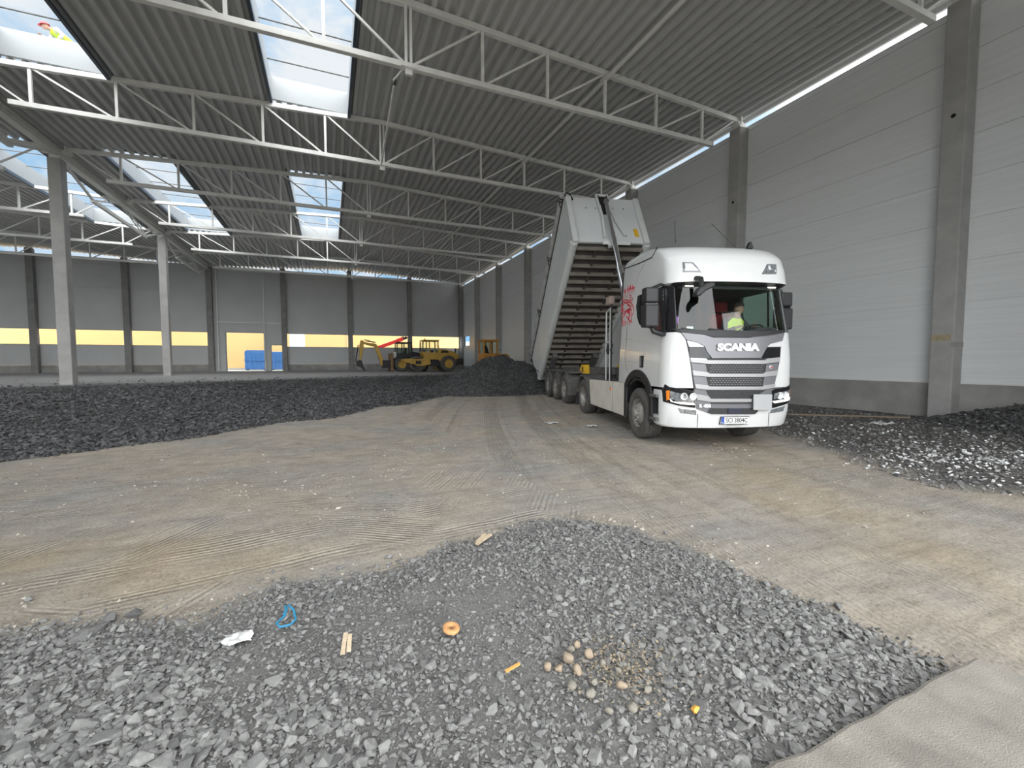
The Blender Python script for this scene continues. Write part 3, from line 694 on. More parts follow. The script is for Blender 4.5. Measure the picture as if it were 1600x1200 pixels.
def outline(z, W, yr, n=44, rr=.10, dep=.46):
    """closed plan outline of the cab at height z, from the rear left corner forward and round"""
    P = []
    for k in range(5):
        t = PI / 2 * k / 4; P.append((-W + rr - rr * math.sin(t), yr - rr + rr * math.cos(t)))
    for k in range(n + 1):
        a = PI * k / n; x = -W * math.copysign(abs(math.cos(a)) ** .62, math.cos(a))
        t = min(1, abs(x) / W)
        P.append((x, fy0(z) + dep * (1 - (1 - t ** 2.6) ** (1 / 2.6))))
    for k in range(5):
        t = PI / 2 * k / 4; P.append((W - rr + rr * math.cos(t), yr - rr + rr * math.sin(t)))
    return P
def loft(levels):
    """levels: (z, W, yrear, depth); closed at both ends"""
    mb = MB(); rings = [outline(z, W, yr, dep=dp) for z, W, yr, dp in levels]; n = len(rings[0])
    v = [(x, y, z) for R, (z, *_) in zip(rings, levels) for x, y in R]; f = []
    for i in range(len(rings) - 1):
        for j in range(n): f.append((i * n + j, i * n + (j + 1) % n, (i + 1) * n + (j + 1) % n, (i + 1) * n + j))
    f.append(tuple(range(n))[::-1]); f.append(tuple(range((len(rings) - 1) * n, len(rings) * n)))
    mb.add(v, f); return mb
def patch(poly, off, th, m, name, parent=truck, bevel=0, step=.045, W=None):
    """plate cut to an outline given in (x, z), bent onto the cab front, its face 'off' in front of it"""
    bm = bmesh.new(); vs = [bm.verts.new((x, 0, z)) for x, z in poly]; bm.faces.new(vs)
    xs = [p[0] for p in poly]; x = math.floor(min(xs) / step) * step
    while x < max(xs):
        bmesh.ops.bisect_plane(bm, geom=bm.verts[:] + bm.edges[:] + bm.faces[:], plane_co=(x, 0, 0), plane_no=(1, 0, 0)); x += step
    zs = [p[1] for p in poly]
    for z in np.arange(math.floor(min(zs) / .1) * .1, max(zs), .1):
        bmesh.ops.bisect_plane(bm, geom=bm.verts[:] + bm.edges[:] + bm.faces[:], plane_co=(0, 0, float(z)), plane_no=(0, 0, 1))
    front = bm.faces[:]
    r = bmesh.ops.extrude_face_region(bm, geom=front)
    back = {g for g in r['geom'] if isinstance(g, bmesh.types.BMVert)}
    for q in bm.verts:
        q.co.y = FX(q.co.x, q.co.z, W) - off + (th if q in back else 0)
    bmesh.ops.recalc_face_normals(bm, faces=bm.faces)
    me = bpy.data.meshes.new(name); bm.to_mesh(me); bm.free(); me.materials.append(m)
    o = bpy.data.objects.new(name, me); COL.objects.link(o); o.parent = parent
    if bevel:
        b = o.modifiers.new('edge', 'BEVEL'); b.width = bevel; b.segments = 2; b.limit_method = 'ANGLE'; b.angle_limit = .7
    return o

YR = 1.13
lv = [(z_, Wz(z_), YR, .46) for z_ in (1.10, 1.18, 1.4, 1.6, 1.8, 2.06, 2.10, 2.5, 2.93)] + [(z_, Wz(z_) + (.008 if z_ < 3 else 0), YR, .44) for z_ in (2.965, 3.2, 3.42, 3.5, 3.6)] + [(3.66, 1.138, YR, .42), (3.73, 1.12, YR, .40), (3.79, 1.085, YR, .37), (3.84, 1.03, YR, .33), (3.87, .95, YR, .28), (3.885, .80, YR, .2)]
cab = loft(lv).build('cab_shell', M['white'], truck, smooth=True)
def cutter(build):
    mb = MB(); build(mb); o = mb.build('cutter', M['white']); o.parent = truck; return o
bpy.context.view_layer.update()
WIN = [(.20, 2.93), (.26, 2.72), (.18, 2.48), (.06, 2.33), (-.10, 2.265), (-.75, 2.16), (-1.02, 2.09), (-2.2, 2.09), (-2.2, 2.93)]
il = loft([(1.32, 1.18, YR - .07, .46), (2.1, 1.145, YR - .07, .46), (2.93, 1.115, YR - .07, .46), (3.3, 1.08, YR - .07, .44)])
il.v = [(x, y + .07, z) if y < .5 else (x, y, z) for x, y, z in il.v]
loft_cut = il.build('cutter', M['white']); loft_cut.parent = truck
cs = [cutter(lambda m: m.prism(WIN, 'x', -2, 2)),
      cutter(lambda m: m.lathe([(.001, -2), (.83, -2), (.83, 2), (.001, 2)], (0, -.02, .52), (1, 0, 0), 48, sm=False)),
      loft_cut]
cut(cab, cs)
for p in cab.data.polygons: p.use_smooth = True
def sharp(o, ang=.5):
    bm = bmesh.new(); bm.from_mesh(o.data)
    for e in bm.edges:
        if len(e.link_faces) == 2 and e.calc_face_angle(0) > ang: e.smooth = False
    bm.to_mesh(o.data); bm.free()
sharp(cab)
cab.data.materials.append(M['black'])
for p in cab.data.polygons:
    c_ = p.center
    if p.normal.dot(c_ - Vector((0, 0, 2.4))) < 0 and c_.z > 1.25 and abs(c_.x) < 1.215: p.material_index = 1
# black A pillars, glass
def strip(name, m, z0, z1, sel, off, th, nz=8):
    """vertical strip of the cab surface where sel(x, y) holds"""
    zs = [z0 + (z1 - z0) * k / nz for k in range(nz + 1)]
    base = outline(2.5, 1.2255, YR, 120); keep = [k for k, (x, y) in enumerate(base) if sel(x, y - fy0(2.5))]
    runs = []; 
    for k in keep:
        if runs and k == runs[-1][-1] + 1: runs[-1].append(k)
        else: runs.append([k])
    mb = MB()
    for run in runs:
        v = []
        for z in zs:
            o_ = outline(z, Wz(z), YR, 120)
            for k in run:
                x, y = o_[k]; x2, y2 = o_[min(k + 1, len(o_) - 1)]; x1, y1 = o_[max(k - 1, 0)]
                nx_, ny_ = (y2 - y1), -(x2 - x1); L = math.hypot(nx_, ny_) or 1; nx_, ny_ = nx_ / L, ny_ / L
                if nx_ * x + ny_ * (y - .2) < 0: nx_, ny_ = -nx_, -ny_
                v.append((x + nx_ * off, y + ny_ * off, z)); v.append((x + nx_ * (off - th), y + ny_ * (off - th), z))
        m_ = len(run); f = []
        for i in range(nz):
            for j in range(m_ - 1):
                a = (i * m_ + j) * 2; b = a + 2; c = a + 2 * m_; d = c + 2
                f += [(a, b, d, c), (a + 1, c + 1, d + 1, b + 1)]
            for j in (0, m_ - 1):
                a = (i * m_ + j) * 2; c = a + 2 * m_; f.append((a, a + 1, c + 1, c))
        mb.add(v, f, 0, True)
    return mb.build(name, m, truck, smooth=True)
strip('a_pillar', M['blackg'], 2.085, 2.935, lambda x, d: x < 0 and abs(x) > 1.06 and d < .50, .004, .07)
strip('a_pillar', M['blackg'], 2.085, 2.935, lambda x, d: x > 0 and abs(x) > 1.06 and d < .50, .004, .07)
strip('windscreen', M['windshield'], 2.085, 2.935, lambda x, d: abs(x) < 1.10, -.004, .006)
for s in (-1, 1):
    g = MB().prism([(.22, 2.93), (.28, 2.72), (.2, 2.46), (.08, 2.31), (-.10, 2.245), (-.75, 2.14), (-1.0, 2.095), (-.95, 2.93)], 'x', s * 1.176, s * 1.170).build('side_window', M['sideglass'], truck)
    MB().prism([(-.62, 2.155), (-.58, 2.93), (-.55, 2.93), (-.585, 2.155)], 'x', s * 1.186, s * 1.168).build('window_bar', M['black'], truck)
# shut lines of the doors and side hatch (thin dark seams sunk in the side)
def seam(P, s, parent=truck, r=.006, name='shut_line', m=None):
    return MB().path([(s * (Wz(z) - .0025), y, z) for y, z in P], r, 4).build(name, m or M['chassis'], parent)
for s in (-1, 1):
    seam([(-.10, 3.60), (-.02, 3.50), (.18, 3.40), (.42, 3.0), (.70, 2.4), (.72, 1.62), (.62, 1.42), (.50, 1.32)], s)
    seam([(.68, 2.06), (-.02, 2.02), (-.02, 1.56), (.62, 1.56)], s, r=.004)
    seam([(.72, 2.10), (-.4, 1.96), (-1.02, 1.80)], s, r=.007, m=M['dirtywhite'])
    MB().path([(s * (Wz(z) - .004), -.98, z) for z in (2.08, 1.8, 1.5, 1.16)], .006, 4).build('shut_line', M['chassis'], truck)
    d = MB().box((s * 1.238, -.20, 1.56), (.02, .19, .24)).build('door_handle', M['black'], truck, bevel=.01)
    MB().box((s * 1.250, -.16, 1.57), (.012, .07, .19)).build('grip', M['greyp'], d)
MB().path([(-1.135, 1.08, 3.67), (-1.146, .2, 3.60), (-1.148, -.40, 3.58), (-1.138, -.50, 3.65), (-1.115, -.55, 3.74)], .012, 5).build('deflector_seam', M['black'], truck)
# roof deflector and black rear edge
mb = MB(); mb.span((-1.15, YR - .01, 1.25), (1.15, YR + .07, 3.60)); mb.build('rear_panel', M['black'], truck, bevel=.02)
mb = MB(); mb.prism([(YR - .3, 3.60), (YR + .12, 3.55), (YR + .10, 3.70), (YR - .1, 3.89), (YR - .3, 3.88)], 'x', -.98, .98); mb.build('roof_deflector', M['white'], truck, bevel=.03)
# front of the cab
Fp = {
'badge_panel': [(-1.003, 2.072), (-.626, 2.024), (-.494, 1.979), (.141, 1.976), (.532, 2.012), (.93, 2.069), (.87, 1.931), (.568, 1.871), (.514, 1.803), (.398, 1.627), (-.51, 1.623), (-.598, 1.734), (-.63, 1.823), (-.738, 1.89), (-.925, 1.947)],
'bar1': [(-.878, 1.634), (-.621, 1.623), (-.588, 1.589), (.473, 1.588), (.526, 1.616), (.801, 1.639), (.789, 1.553), (.439, 1.52), (-.575, 1.522), (-.865, 1.551)],
'bar2': [(-.837, 1.411), (-.58, 1.377), (-.547, 1.355), (.446, 1.35), (.496, 1.378), (.754, 1.405), (.745, 1.313), (.451, 1.293), (-.567, 1.299), (-.819, 1.321)],
'bar3': [(-.793, 1.176), (-.573, 1.153), (-.54, 1.131), (.446, 1.123), (.483, 1.145), (.709, 1.165), (.7, 1.096), (.463, 1.066), (-.614, 1.074), (-.778, 1.097)],
'bar4': [(-.764, .995), (-.552, .961), (-.503, .91), (.248, .903), (.25, .851), (-.501, .859), (-.747, .893)]}
patch([(-.93, 1.96), (-.62, 1.99), (.55, 1.99), (.87, 1.96), (.83, 1.62), (.70, 1.06), (-.79, 1.06), (-.87, 1.62)], .006, .05, M['black'], 'grille_backing')
patch(Fp['badge_panel'], .035, .05, M['greyp'], 'badge_panel', bevel=.012)
patch([(-1.13, 2.143), (-.6, 2.11), (.4, 2.10), (.95, 2.13), (.95, 2.08), (.532, 2.020), (.141, 1.984), (-.494, 1.987), (-.626, 2.032), (-1.05, 2.08)], .045, .08, M['black'], 'wiper_cowl', bevel=.01)
for k in ('bar1', 'bar2', 'bar3', 'bar4'): patch(Fp[k], .045, .05, M['silver'], 'grille_bar', bevel=.012)
for p in ([(-.619, 1.517), (.517, 1.514), (.471, 1.356), (-.558, 1.361)], [(-.601, 1.294), (.49, 1.287), (.444, 1.134), (-.551, 1.142)]):
    patch(p, .016, .02, M['mesh'], 'grille_mesh')
for p in ([(-.857, 1.545), (-.619, 1.517), (-.58, 1.377), (-.831, 1.405)], [(.517, 1.514), (.775, 1.542), (.754, 1.393), (.499, 1.361)], [(-.819, 1.316), (-.601, 1.294), (-.562, 1.153), (-.793, 1.176)], [(.487, 1.293), (.745, 1.308), (.709, 1.165), (.458, 1.14)]):
    patch(p, .026, .03, M['greyp'], 'grille_side_block', bevel=.006)
# honeycomb of the mesh: fine horizontal and slanted wires
def honey(x0, x1, z0, z1, dx=.055, dz=.034):
    mb = MB(); r = 0; z = z0 + .01
    while z < z1:
        x = x0 + (dx / 2 if r % 2 else 0)
        while x < x1 - .02:
            y = FX(x, z) - .020
            mb.bar((x, y, z), (x + dx * .55, FX(x + dx * .55, z) - .020, z), .006, .012)
            x += dx
        z += dz; r += 1
    return mb.build('honeycomb', M['greyp'], truck)
honey(-.54, .46, 1.375, 1.50); honey(-.53, .43, 1.155, 1.28); 
for p in ([(-.886, 1.819), (-.63, 1.812), (-.532, 1.623), (-.878, 1.64)], [(.514, 1.808), (.819, 1.81), (.801, 1.639), (.409, 1.622)]): patch(p, .02, .02, M['blackg'], 'upper_side_mesh')
for p in ([(-.916, 1.936), (-.738, 1.885), (-.63, 1.818), (-.886, 1.824)], [(.528, 1.82), (.621, 1.883), (.852, 1.931), (.834, 1.827)]): patch(p, .024, .03, M['badge'], 'position_lamp', bevel=.004)
o = MB().lathe([(.001, .012), (.028, .012), (.036, .006), (.038, 0)], (.605, FX(.605, 1.46) - .03, 1.46), (0, -1, 0), 20).build('round_badge', M['silver'], truck)
MB().box((.605, FX(.605, 1.46) - .046, 1.46), (.024, .006, .026)).build('crest', M['red'], o)
# lettering on the badge panel
def frontM(x, z, off): return Matrix.Translation((x, FX(x, z) - off, z)) @ Matrix.Rotation(PI / 2, 4, 'X')
text('SCANIA', .165, M['badge'], truck, frontM(-.05, 1.806, .05), 'badge_lettering', bold=.010, sx=1.30, ext=.008)
text('R 450', .078, M['badge'], truck, frontM(-.61, .786, .047) @ Matrix.Rotation(-.2, 4, 'Y'), 'model_lettering', bold=.004, sx=1.05, ext=.003)
# lower bumper, white
bump = loft([(.385, 1.20, -.72, .46), (.42, 1.235, -.70, .46), (.66, 1.25, -.68, .46), (.75, 1.25, -.68, .46), (1.00, 1.25, -.70, .46), (1.05, 1.245, -.70, .46)]).build('bumper', M['white'], truck, smooth=True)
cs = [cutter(lambda m: m.span((-1.0, -1.12, .2), (1.0, .2, 1.3))),
      cutter(lambda m: m.span((-1.5, -1.0, .58), (-1.10, -.2, .90))), cutter(lambda m: m.span((1.10, -1.0, .58), (1.5, -.2, .90)))]
bpy.context.view_layer.update(); cut(bump, cs)
for p in bump.data.polygons: p.use_smooth = True
sharp(bump)
patch([(-.79, 1.086), (.703, 1.073), (.678, .715), (.425, .71), (.303, .632), (-.478, .643), (-.728, .734)], .018, .05, M['greyp'], 'lower_grille', bevel=.01)
patch([(-.591, 1.066), (.527, 1.056), (.245, .914), (-.517, .922)], .03, .02, M['mesh'], 'grille_mesh')
patch([(-.50, .845), (.25, .837), (.25, .815), (-.49, .823)], .03, .02, M['mesh'], 'grille_mesh')
patch([(-.507, .746), (.296, .736), (.402, .687), (.343, .631), (-.478, .643), (-.547, .677)], .03, .02, M['mesh'], 'grille_mesh')
honey(-.50, .40, .935, 1.05); honey(-.46, .28, .652, .735)
patch([(-.192, .745), (.061, .741), (.07, .640), (-.183, .644)], .05, .03, mat('dark sensor cover', (.035, .038, .06), .3), 'radar_cover', bevel=.006)
hz = patch([(.246, .989), (.62, .983), (.632, .705), (.262, .713)], .085, .012, M['hazard'], 'flat_plate', step=.4)
hz['label'] = 'square blank grey plate on the grille'
for s, P in ((-1, dict(h=[(-1.215, 1.16), (-1.162, 1.113), (-.799, 1.052), (-.751, .751), (-1.022, .787), (-1.225, .843), (-1.235, 1.04)], l=[(-1.16, 1.045), (-.802, .938), (-.775, .814), (-1.005, .839), (-1.146, .907)], a=[(-1.205, 1.042), (-1.165, 1.056), (-1.16, .896), (-1.195, .87)], d=[(-1.156, .907), (-1.118, .857), (-.788, .836), (-.775, .802), (-1.003, .815), (-1.14, .851)])),
             (1, dict(h=[(.66, 1.045), (1.05, 1.11), (1.235, 1.16), (1.24, .85), (1.08, .793), (.666, .72)], l=[(.711, .992), (1.02, 1.03), (1.16, 1.05), (1.15, .92), (1.0, .905), (.705, .889)], a=[(1.165, 1.056), (1.205, 1.045), (1.195, .88), (1.16, .89)], d=[(.682, .854), (1.02, .885), (1.16, .91), (1.15, .86), (1.03, .845), (.727, .818)]))):
    h = patch(P['h'], .022, .05, M['blackg'], 'headlight', bevel=.008, step=.03)
    patch(P['l'], .030, .02, M['lens'], 'lens', h, step=.03); patch(P['a'], .034, .02, M['amber'], 'indicator', h, step=.012); patch(P['d'], .040, .02, M['lamp'], 'daytime_lamp', h, step=.03)
    for q in (.3, .62):
        x = s * (1.10 - q * .45); z = .955
        MB().lathe([(.001, .0), (.045, .0), (.062, .02), (.066, .03)], (x, FX(x, z) - .03, z), (0, -1, 0), 18).build('reflector', M['badge'], h)
for p in ([(-1.029, .746), (-.732, .711), (-.728, .626), (-.987, .656)], [(.68, .703), (1.03, .755), (.985, .658), (.671, .634)]):
    patch(p, .012, .03, M['lens'], 'fog_lamp', bevel=.006)
patch([(-.705, .64), (-.698, .64), (-.672, .40), (-.679, .40)], .004, .01, M['chassis'], 'bumper_seam'); patch([(.643, .66), (.650, .66), (.689, .40), (.682, .40)], .004, .01, M['chassis'], 'bumper_seam')
# number plate
pl = patch([(-.30, .595), (.245, .595), (.245, .447), (-.30, .447)], .022, .02, M['black'], 'number_plate', step=.5, bevel=.006)
def flatplate(name, x0, x1, z0, z1, off, m): 
    y = FX(0, .52) - off
    return MB().span((x0, y, z0), (x1, y + .006, z1)).build(name, m, pl)
yplate = FX(.0, .52) - .036
MB().span((-.29, yplate - .002, .463), (.235, yplate + .03, .582)).build('plate_face', M['plate'], pl)
MB().span((-.29, yplate - .004, .463), (-.235, yplate, .582)).build('blue_band', M['euro'], pl)
text('SCI 3804C', .118, M['ink'], pl, Matrix.Translation((.0, yplate - .004, .522)) @ Matrix.Rotation(PI / 2, 4, 'X'), 'plate_lettering', sx=.80, ext=.002, bold=.001)
text('PL', .035, M['plate'], pl, Matrix.Translation((-.263, yplate - .005, .482)) @ Matrix.Rotation(PI / 2, 4, 'X'), 'country_lettering', ext=.001)
MB().span((-.18, yplate - .005, .447), (.14, yplate + .02, .462)).build('plate_clip', M['black'], pl)
# roof lamps
for P, L in (([(-.93, 3.325), (-.77, 3.312), (-.645, 3.125), (-.945, 3.137)], [(-.90, 3.30), (-.79, 3.29), (-.705, 3.155), (-.91, 3.162)]), ([(.617, 3.307), (.84, 3.321), (.80, 3.131), (.472, 3.111)], [(.635, 3.285), (.805, 3.295), (.775, 3.155), (.535, 3.14)])):
    h = patch(P, .012, .04, M['greyp'], 'roof_lamp', bevel=.008); patch(L, .02, .02, M['lens'] if P[0][0] > 0 else M['badge'], 'lens', h)
for x in (-.80, .78): MB().box((x, FX(x, 2.90) - .012, 2.905), (.15, .02, .022)).build('visor_lamp', M['lamp'], truck)
MB().path([(-.98, -1.22, 3.0), (-.92, -1.24, 3.0)], .002, 4).build('roof_seam', M['dirtywhite'], truck)
# wipers
for x0, x1 in ((-.50, -1.0), (.0, .62)):
    P = [(x0 + (x1 - x0) * t, FX(x0 + (x1 - x0) * t, 2.11 + .03 * t) - .035, 2.06 + .085 * t) for t in (0, .25, .5, .75, 1)]
    MB().path(P, .016, 6).build('wiper', M['black'], truck)
x0 = .1; MB().path([(-.55 + .55 * t, FX(-.55 + .55 * t, 2.12) - .03, 2.13 - .06 * t) for t in (0, .5, 1)], .016, 6).build('wiper', M['black'], truck)
# mirrors
for s in (-1, 1):
    m_ = thing('mirror', '', '', (0, 0, 0)); del m_['label']; del m_['category']; m_.parent = truck
    x = s * 1.48 if s < 0 else 1.30
    m_.location = (0, .04 if s < 0 else .32, 0)
    MB().prism([(x - .15, -1.16), (x - .13, -1.27), (x + .10, -1.27), (x + .15, -1.14), (x + .13, -1.07), (x - .14, -1.07)], 'z', 2.60, 2.87).build('upper_housing', M['black'], m_, bevel=.03)
    MB().prism([(x - .16, -1.16), (x - .14, -1.29), (x + .10, -1.29), (x + .16, -1.14), (x + .14, -1.06), (x - .15, -1.06)], 'z', 2.17, 2.57).build('lower_housing', M['black'], m_, bevel=.03)
    MB().box((x, -1.15, 2.585), (.22, .10, .06)).build('hinge', M['blackg'], m_)
    MB().span((x - .12, -1.05, 2.22), (x + .12, -1.045, 2.54)).build('mirror_glass', M['chrome'], m_)
    MB().path([(s * 1.17, -1.10, 2.07), (s * 1.27, -1.18, 2.05), (x - s * .05, -1.18, 2.10), (x - s * .02, -1.15, 2.20)], .045, 8).build('lower_arm', M['black'], m_)
    MB().path([(s * 1.15, -1.02, 2.93), (s * 1.26, -1.08, 2.95), (x - s * .03, -1.14, 2.87)], .028, 8).build('upper_arm', M['black'], m_)
m_ = MB().path([(-.74, FX(-.74, 3.02) - .01, 3.02), (-.745, -1.47, 2.98), (-.75, -1.50, 2.86), (-.76, -1.52, 2.79)], .045, 8).build('front_mirror', M['black'], truck)
MB().prism([(-.93, 2.70), (-.86, 2.80), (-.66, 2.90), (-.58, 2.88), (-.60, 2.82), (-.75, 2.755), (-.84, 2.67), (-.92, 2.655)], 'y', -1.66, -1.50).build('mirror_housing', M['black'], m_, bevel=.03)
# antennas, roof
MB().tube((-.75, -.55, 3.82), (-.76, -.52, 4.25), .006, 5).build('antenna', M['black'], truck)
MB().tube((.25, -.9, 3.68), (-.15, -.75, 4.15), .005, 5).build('antenna', M['black'], truck)
MB().prism([(.55, 3.70), (.67, 3.70), (.62, 3.82), (.60, 3.82)], 'y', -.82, -.74).build('antenna', M['black'], truck)
# red griffin on the side, drawn as separate film strokes
dec = thing('griffin_decal', '', '', (0, 0, 0)); del dec['label']; del dec['category']; dec.parent = truck
def G(px, py):                                                   # decal design grid, 0..300 across, 0..360 down
    return (1.125 - px * .0031, 3.235 - py * .0020)
def stroke(P, w0, w1=None, sides=(-1, 1)):
    w1 = w0 if w1 is None else w1
    Q = [Vector((*G(*p), 0)) for p in P]; a = []; c = []
    for i, q in enumerate(Q):
        t = (Q[min(i + 1, len(Q) - 1)] - Q[max(i - 1, 0)]).normalized(); k = i / (len(Q) - 1)
        w_ = (w0 + (w1 - w0) * k) * math.sin(PI * min(.97, max(.08, k * .9 + .1))) ** .6
        nrm = Vector((-t.y, t.x, 0)); a.append(q + nrm * w_); c.append(q - nrm * w_)
    for s in sides:
        mb = MB(); n = len(Q); v = []
        for p, r in zip(a, c):
            xo = s * (Wz(p.y) + .006); xi = s * (Wz(p.y) - .004); v += [(xo, p.x, p.y), (xo, r.x, r.y), (xi, p.x, p.y), (xi, r.x, r.y)]
        f = []
        for i in range(n - 1):
            k = 4 * i; f += [(k, k + 1, k + 5, k + 4), (k + 2, k + 6, k + 7, k + 3), (k, k + 4, k + 6, k + 2), (k + 1, k + 3, k + 7, k + 5)]
        f += [(0, 2, 3, 1), (4 * n - 4, 4 * n - 3, 4 * n - 1, 4 * n - 2)]
        STR[s].add(mb.v if False else v, f)
STR = {-1: MB(), 1: MB()}
S_ = [([(60, 20), (70, 60), (62, 110)], .010), ([(115, 10), (120, 60), (112, 120)], .012), ([(160, 0), (158, 60), (150, 120)], .013), ([(205, 15), (200, 60), (190, 115)], .011), ([(240, 40), (228, 80), (215, 120)], .009),
      ([(40, 45), (66, 50), (82, 72)], .014), ([(100, 40), (122, 40), (138, 52)], .013), ([(145, 45), (165, 38), (185, 60)], .016), ([(205, 55), (222, 50), (240, 62)], .010),
      ([(20, 120), (45, 128), (66, 112)], .016), ([(92, 110), (110, 130), (128, 112)], .017), ([(150, 118), (180, 135), (210, 112)], .020),
      ([(10, 140), (80, 150), (160, 168), (225, 160)], .008), ([(15, 160), (90, 175), (170, 185), (215, 180)], .007),
      ([(25, 200), (60, 180), (100, 190), (150, 215), (200, 245)], .007), ([(110, 185), (170, 195), (215, 230), (240, 285), (232, 330), (205, 350)], .008),
      ([(120, 215), (150, 225), (168, 245)], .010), ([(168, 222), (190, 240), (170, 260), (150, 248)], .007),
      ([(5, 215), (30, 200), (45, 185)], .016), ([(0, 240), (22, 250), (40, 225)], .014), ([(2, 270), (40, 262), (70, 250)], .009), ([(5, 300), (45, 292), (85, 270)], .008),
      ([(80, 290), (120, 268), (170, 262)], .010), ([(70, 320), (100, 285), (150, 275)], .009), ([(110, 278), (150, 292), (170, 320), (178, 355)], .022), ([(150, 280), (190, 276), (205, 300)], .012),
      ([(60, 345), (62, 320), (78, 300)], .008), ([(110, 330), (150, 370), (190, 400), (215, 418)], .009), ([(200, 300), (212, 345), (206, 390), (228, 420)], .007), ([(150, 340), (172, 395), (176, 440)], .008),
      ([(45, 370), (48, 405), (55, 445)], .013), ([(85, 380), (92, 410), (90, 440)], .009), ([(112, 390), (120, 420)], .007), ([(30, 330), (38, 350), (36, 375)], .007)]
for P, w_ in S_:
    # smooth the stroke
    Q = []
    for i in range(len(P) - 1):
        p0, p1, p2, p3 = P[max(i - 1, 0)], P[i], P[i + 1], P[min(i + 2, len(P) - 1)]
        for k in range(5):
            t = k / 5; Q.append(tuple(.5 * (2 * p1[j] + (p2[j] - p0[j]) * t + (2 * p0[j] - 5 * p1[j] + 4 * p2[j] - p3[j]) * t * t + (3 * p1[j] - p0[j] - 3 * p2[j] + p3[j]) * t ** 3) for j in (0, 1)))
    Q.append(P[-1]); stroke(Q, w_ * 1.9, w_ * 1.4)
for s in (-1, 1): STR[s].build('griffin_film', M['red'], dec)

# wheels
def wheel(parent, x, y, z, R, wd, s, kind, name='wheel', tyre=M['rubber']):
    """s = side the outer face points to"""
    w_ = thing(name, '', '', (x, y, z)); del w_['label']; del w_['category']; w_.parent = parent
    h = wd / 2
    MB().lathe([(R * .60, -h * .9), (R * .80, -h), (R * .94, -h * .92), (R, -h * .75), (R, h * .75), (R * .94, h * .92), (R * .80, h), (R * .60, h * .9), (R * .56, 0), (R * .60, -h * .9)], (0, 0, 0), (s, 0, 0), 48).build('tyre', tyre, w_)
    mb = MB()
    for q in (-.5, -.17, .17, .5): mb.lathe([(R * 1.0005, h * q - .006), (R * 1.0005, h * q + .006)], (0, 0, 0), (s, 0, 0), 48)
    mb.build('tread_groove', M['black'], w_)
    if kind == 'front':
        MB().lathe([(R * .60, h * .55), (R * .575, h * .9), (R * .55, h * .75), (R * .52, h * .35), (R * .36, h * .9), (R * .30, h * 1.05), (R * .20, h * 1.08), (R * .19, h * 1.3), (R * .14, h * 1.42), (.001, h * 1.42)], (0, 0, 0), (s, 0, 0), 40).build('rim', M['rim'], w_)
        rn = R * .275
    elif kind == 'rear':
        MB().lathe([(R * .60, h * .85), (R * .57, h * .9), (R * .54, h * .6), (R * .52, -h * .1), (R * .34, -h * .2), (R * .30, h * .15), (R * .18, h * .2), (R * .16, h * .5), (.001, h * .5)], (0, 0, 0), (s, 0, 0), 40).build('rim', M['rim'], w_)
        rn = None
    else:
        MB().lathe([(R * .60, h * .85), (R * .57, h * .9), (R * .53, h * .7), (R * .50, h * .35), (R * .38, h * .55), (R * .30, h * .60), (R * .19, h * .6), (R * .17, h * .95), (R * .12, h * 1.0), (.001, h * 1.0)], (0, 0, 0), (s, 0, 0), 40).build('rim', M['rim'], w_)
        rn = R * .25
    if rn:
        mb = MB(); hh = []
        for k in range(10):
            t = 2 * PI * k / 10; c = (0, rn * math.cos(t), rn * math.sin(t)); b = h * (1.02 if kind == 'front' else .58)
            mb.lathe([(.017, 0), (.017, .04), (.001, .045)], (s * b, c[1], c[2]), (s, 0, 0), 8)
        mb.build('wheel_nut', M['rim'], w_)
        mb = MB()
        for k in range(10):
            t = 2 * PI * (k + .5) / 10; r = R * .44; b = h * (.66 if kind == 'front' else .50)
            mb.lathe([(.001, .004), (.028, .004), (.028, -.02)], (s * b, r * math.cos(t), r * math.sin(t)), (s, 0, 0), 10)
        mb.build('hand_hole', M['black'], w_)
    return w_
RW = .515
for s in (-1, 1):
    wheel(truck, s * 1.065, 0, RW - .01, RW, .36, s, 'front')
    wheel(truck, s * 1.06, 4.15, RW - .01, RW, .33, s, 'rear'); wheel(truck, s * .72, 4.15, RW - .01, RW, .30, -s, 'rear')
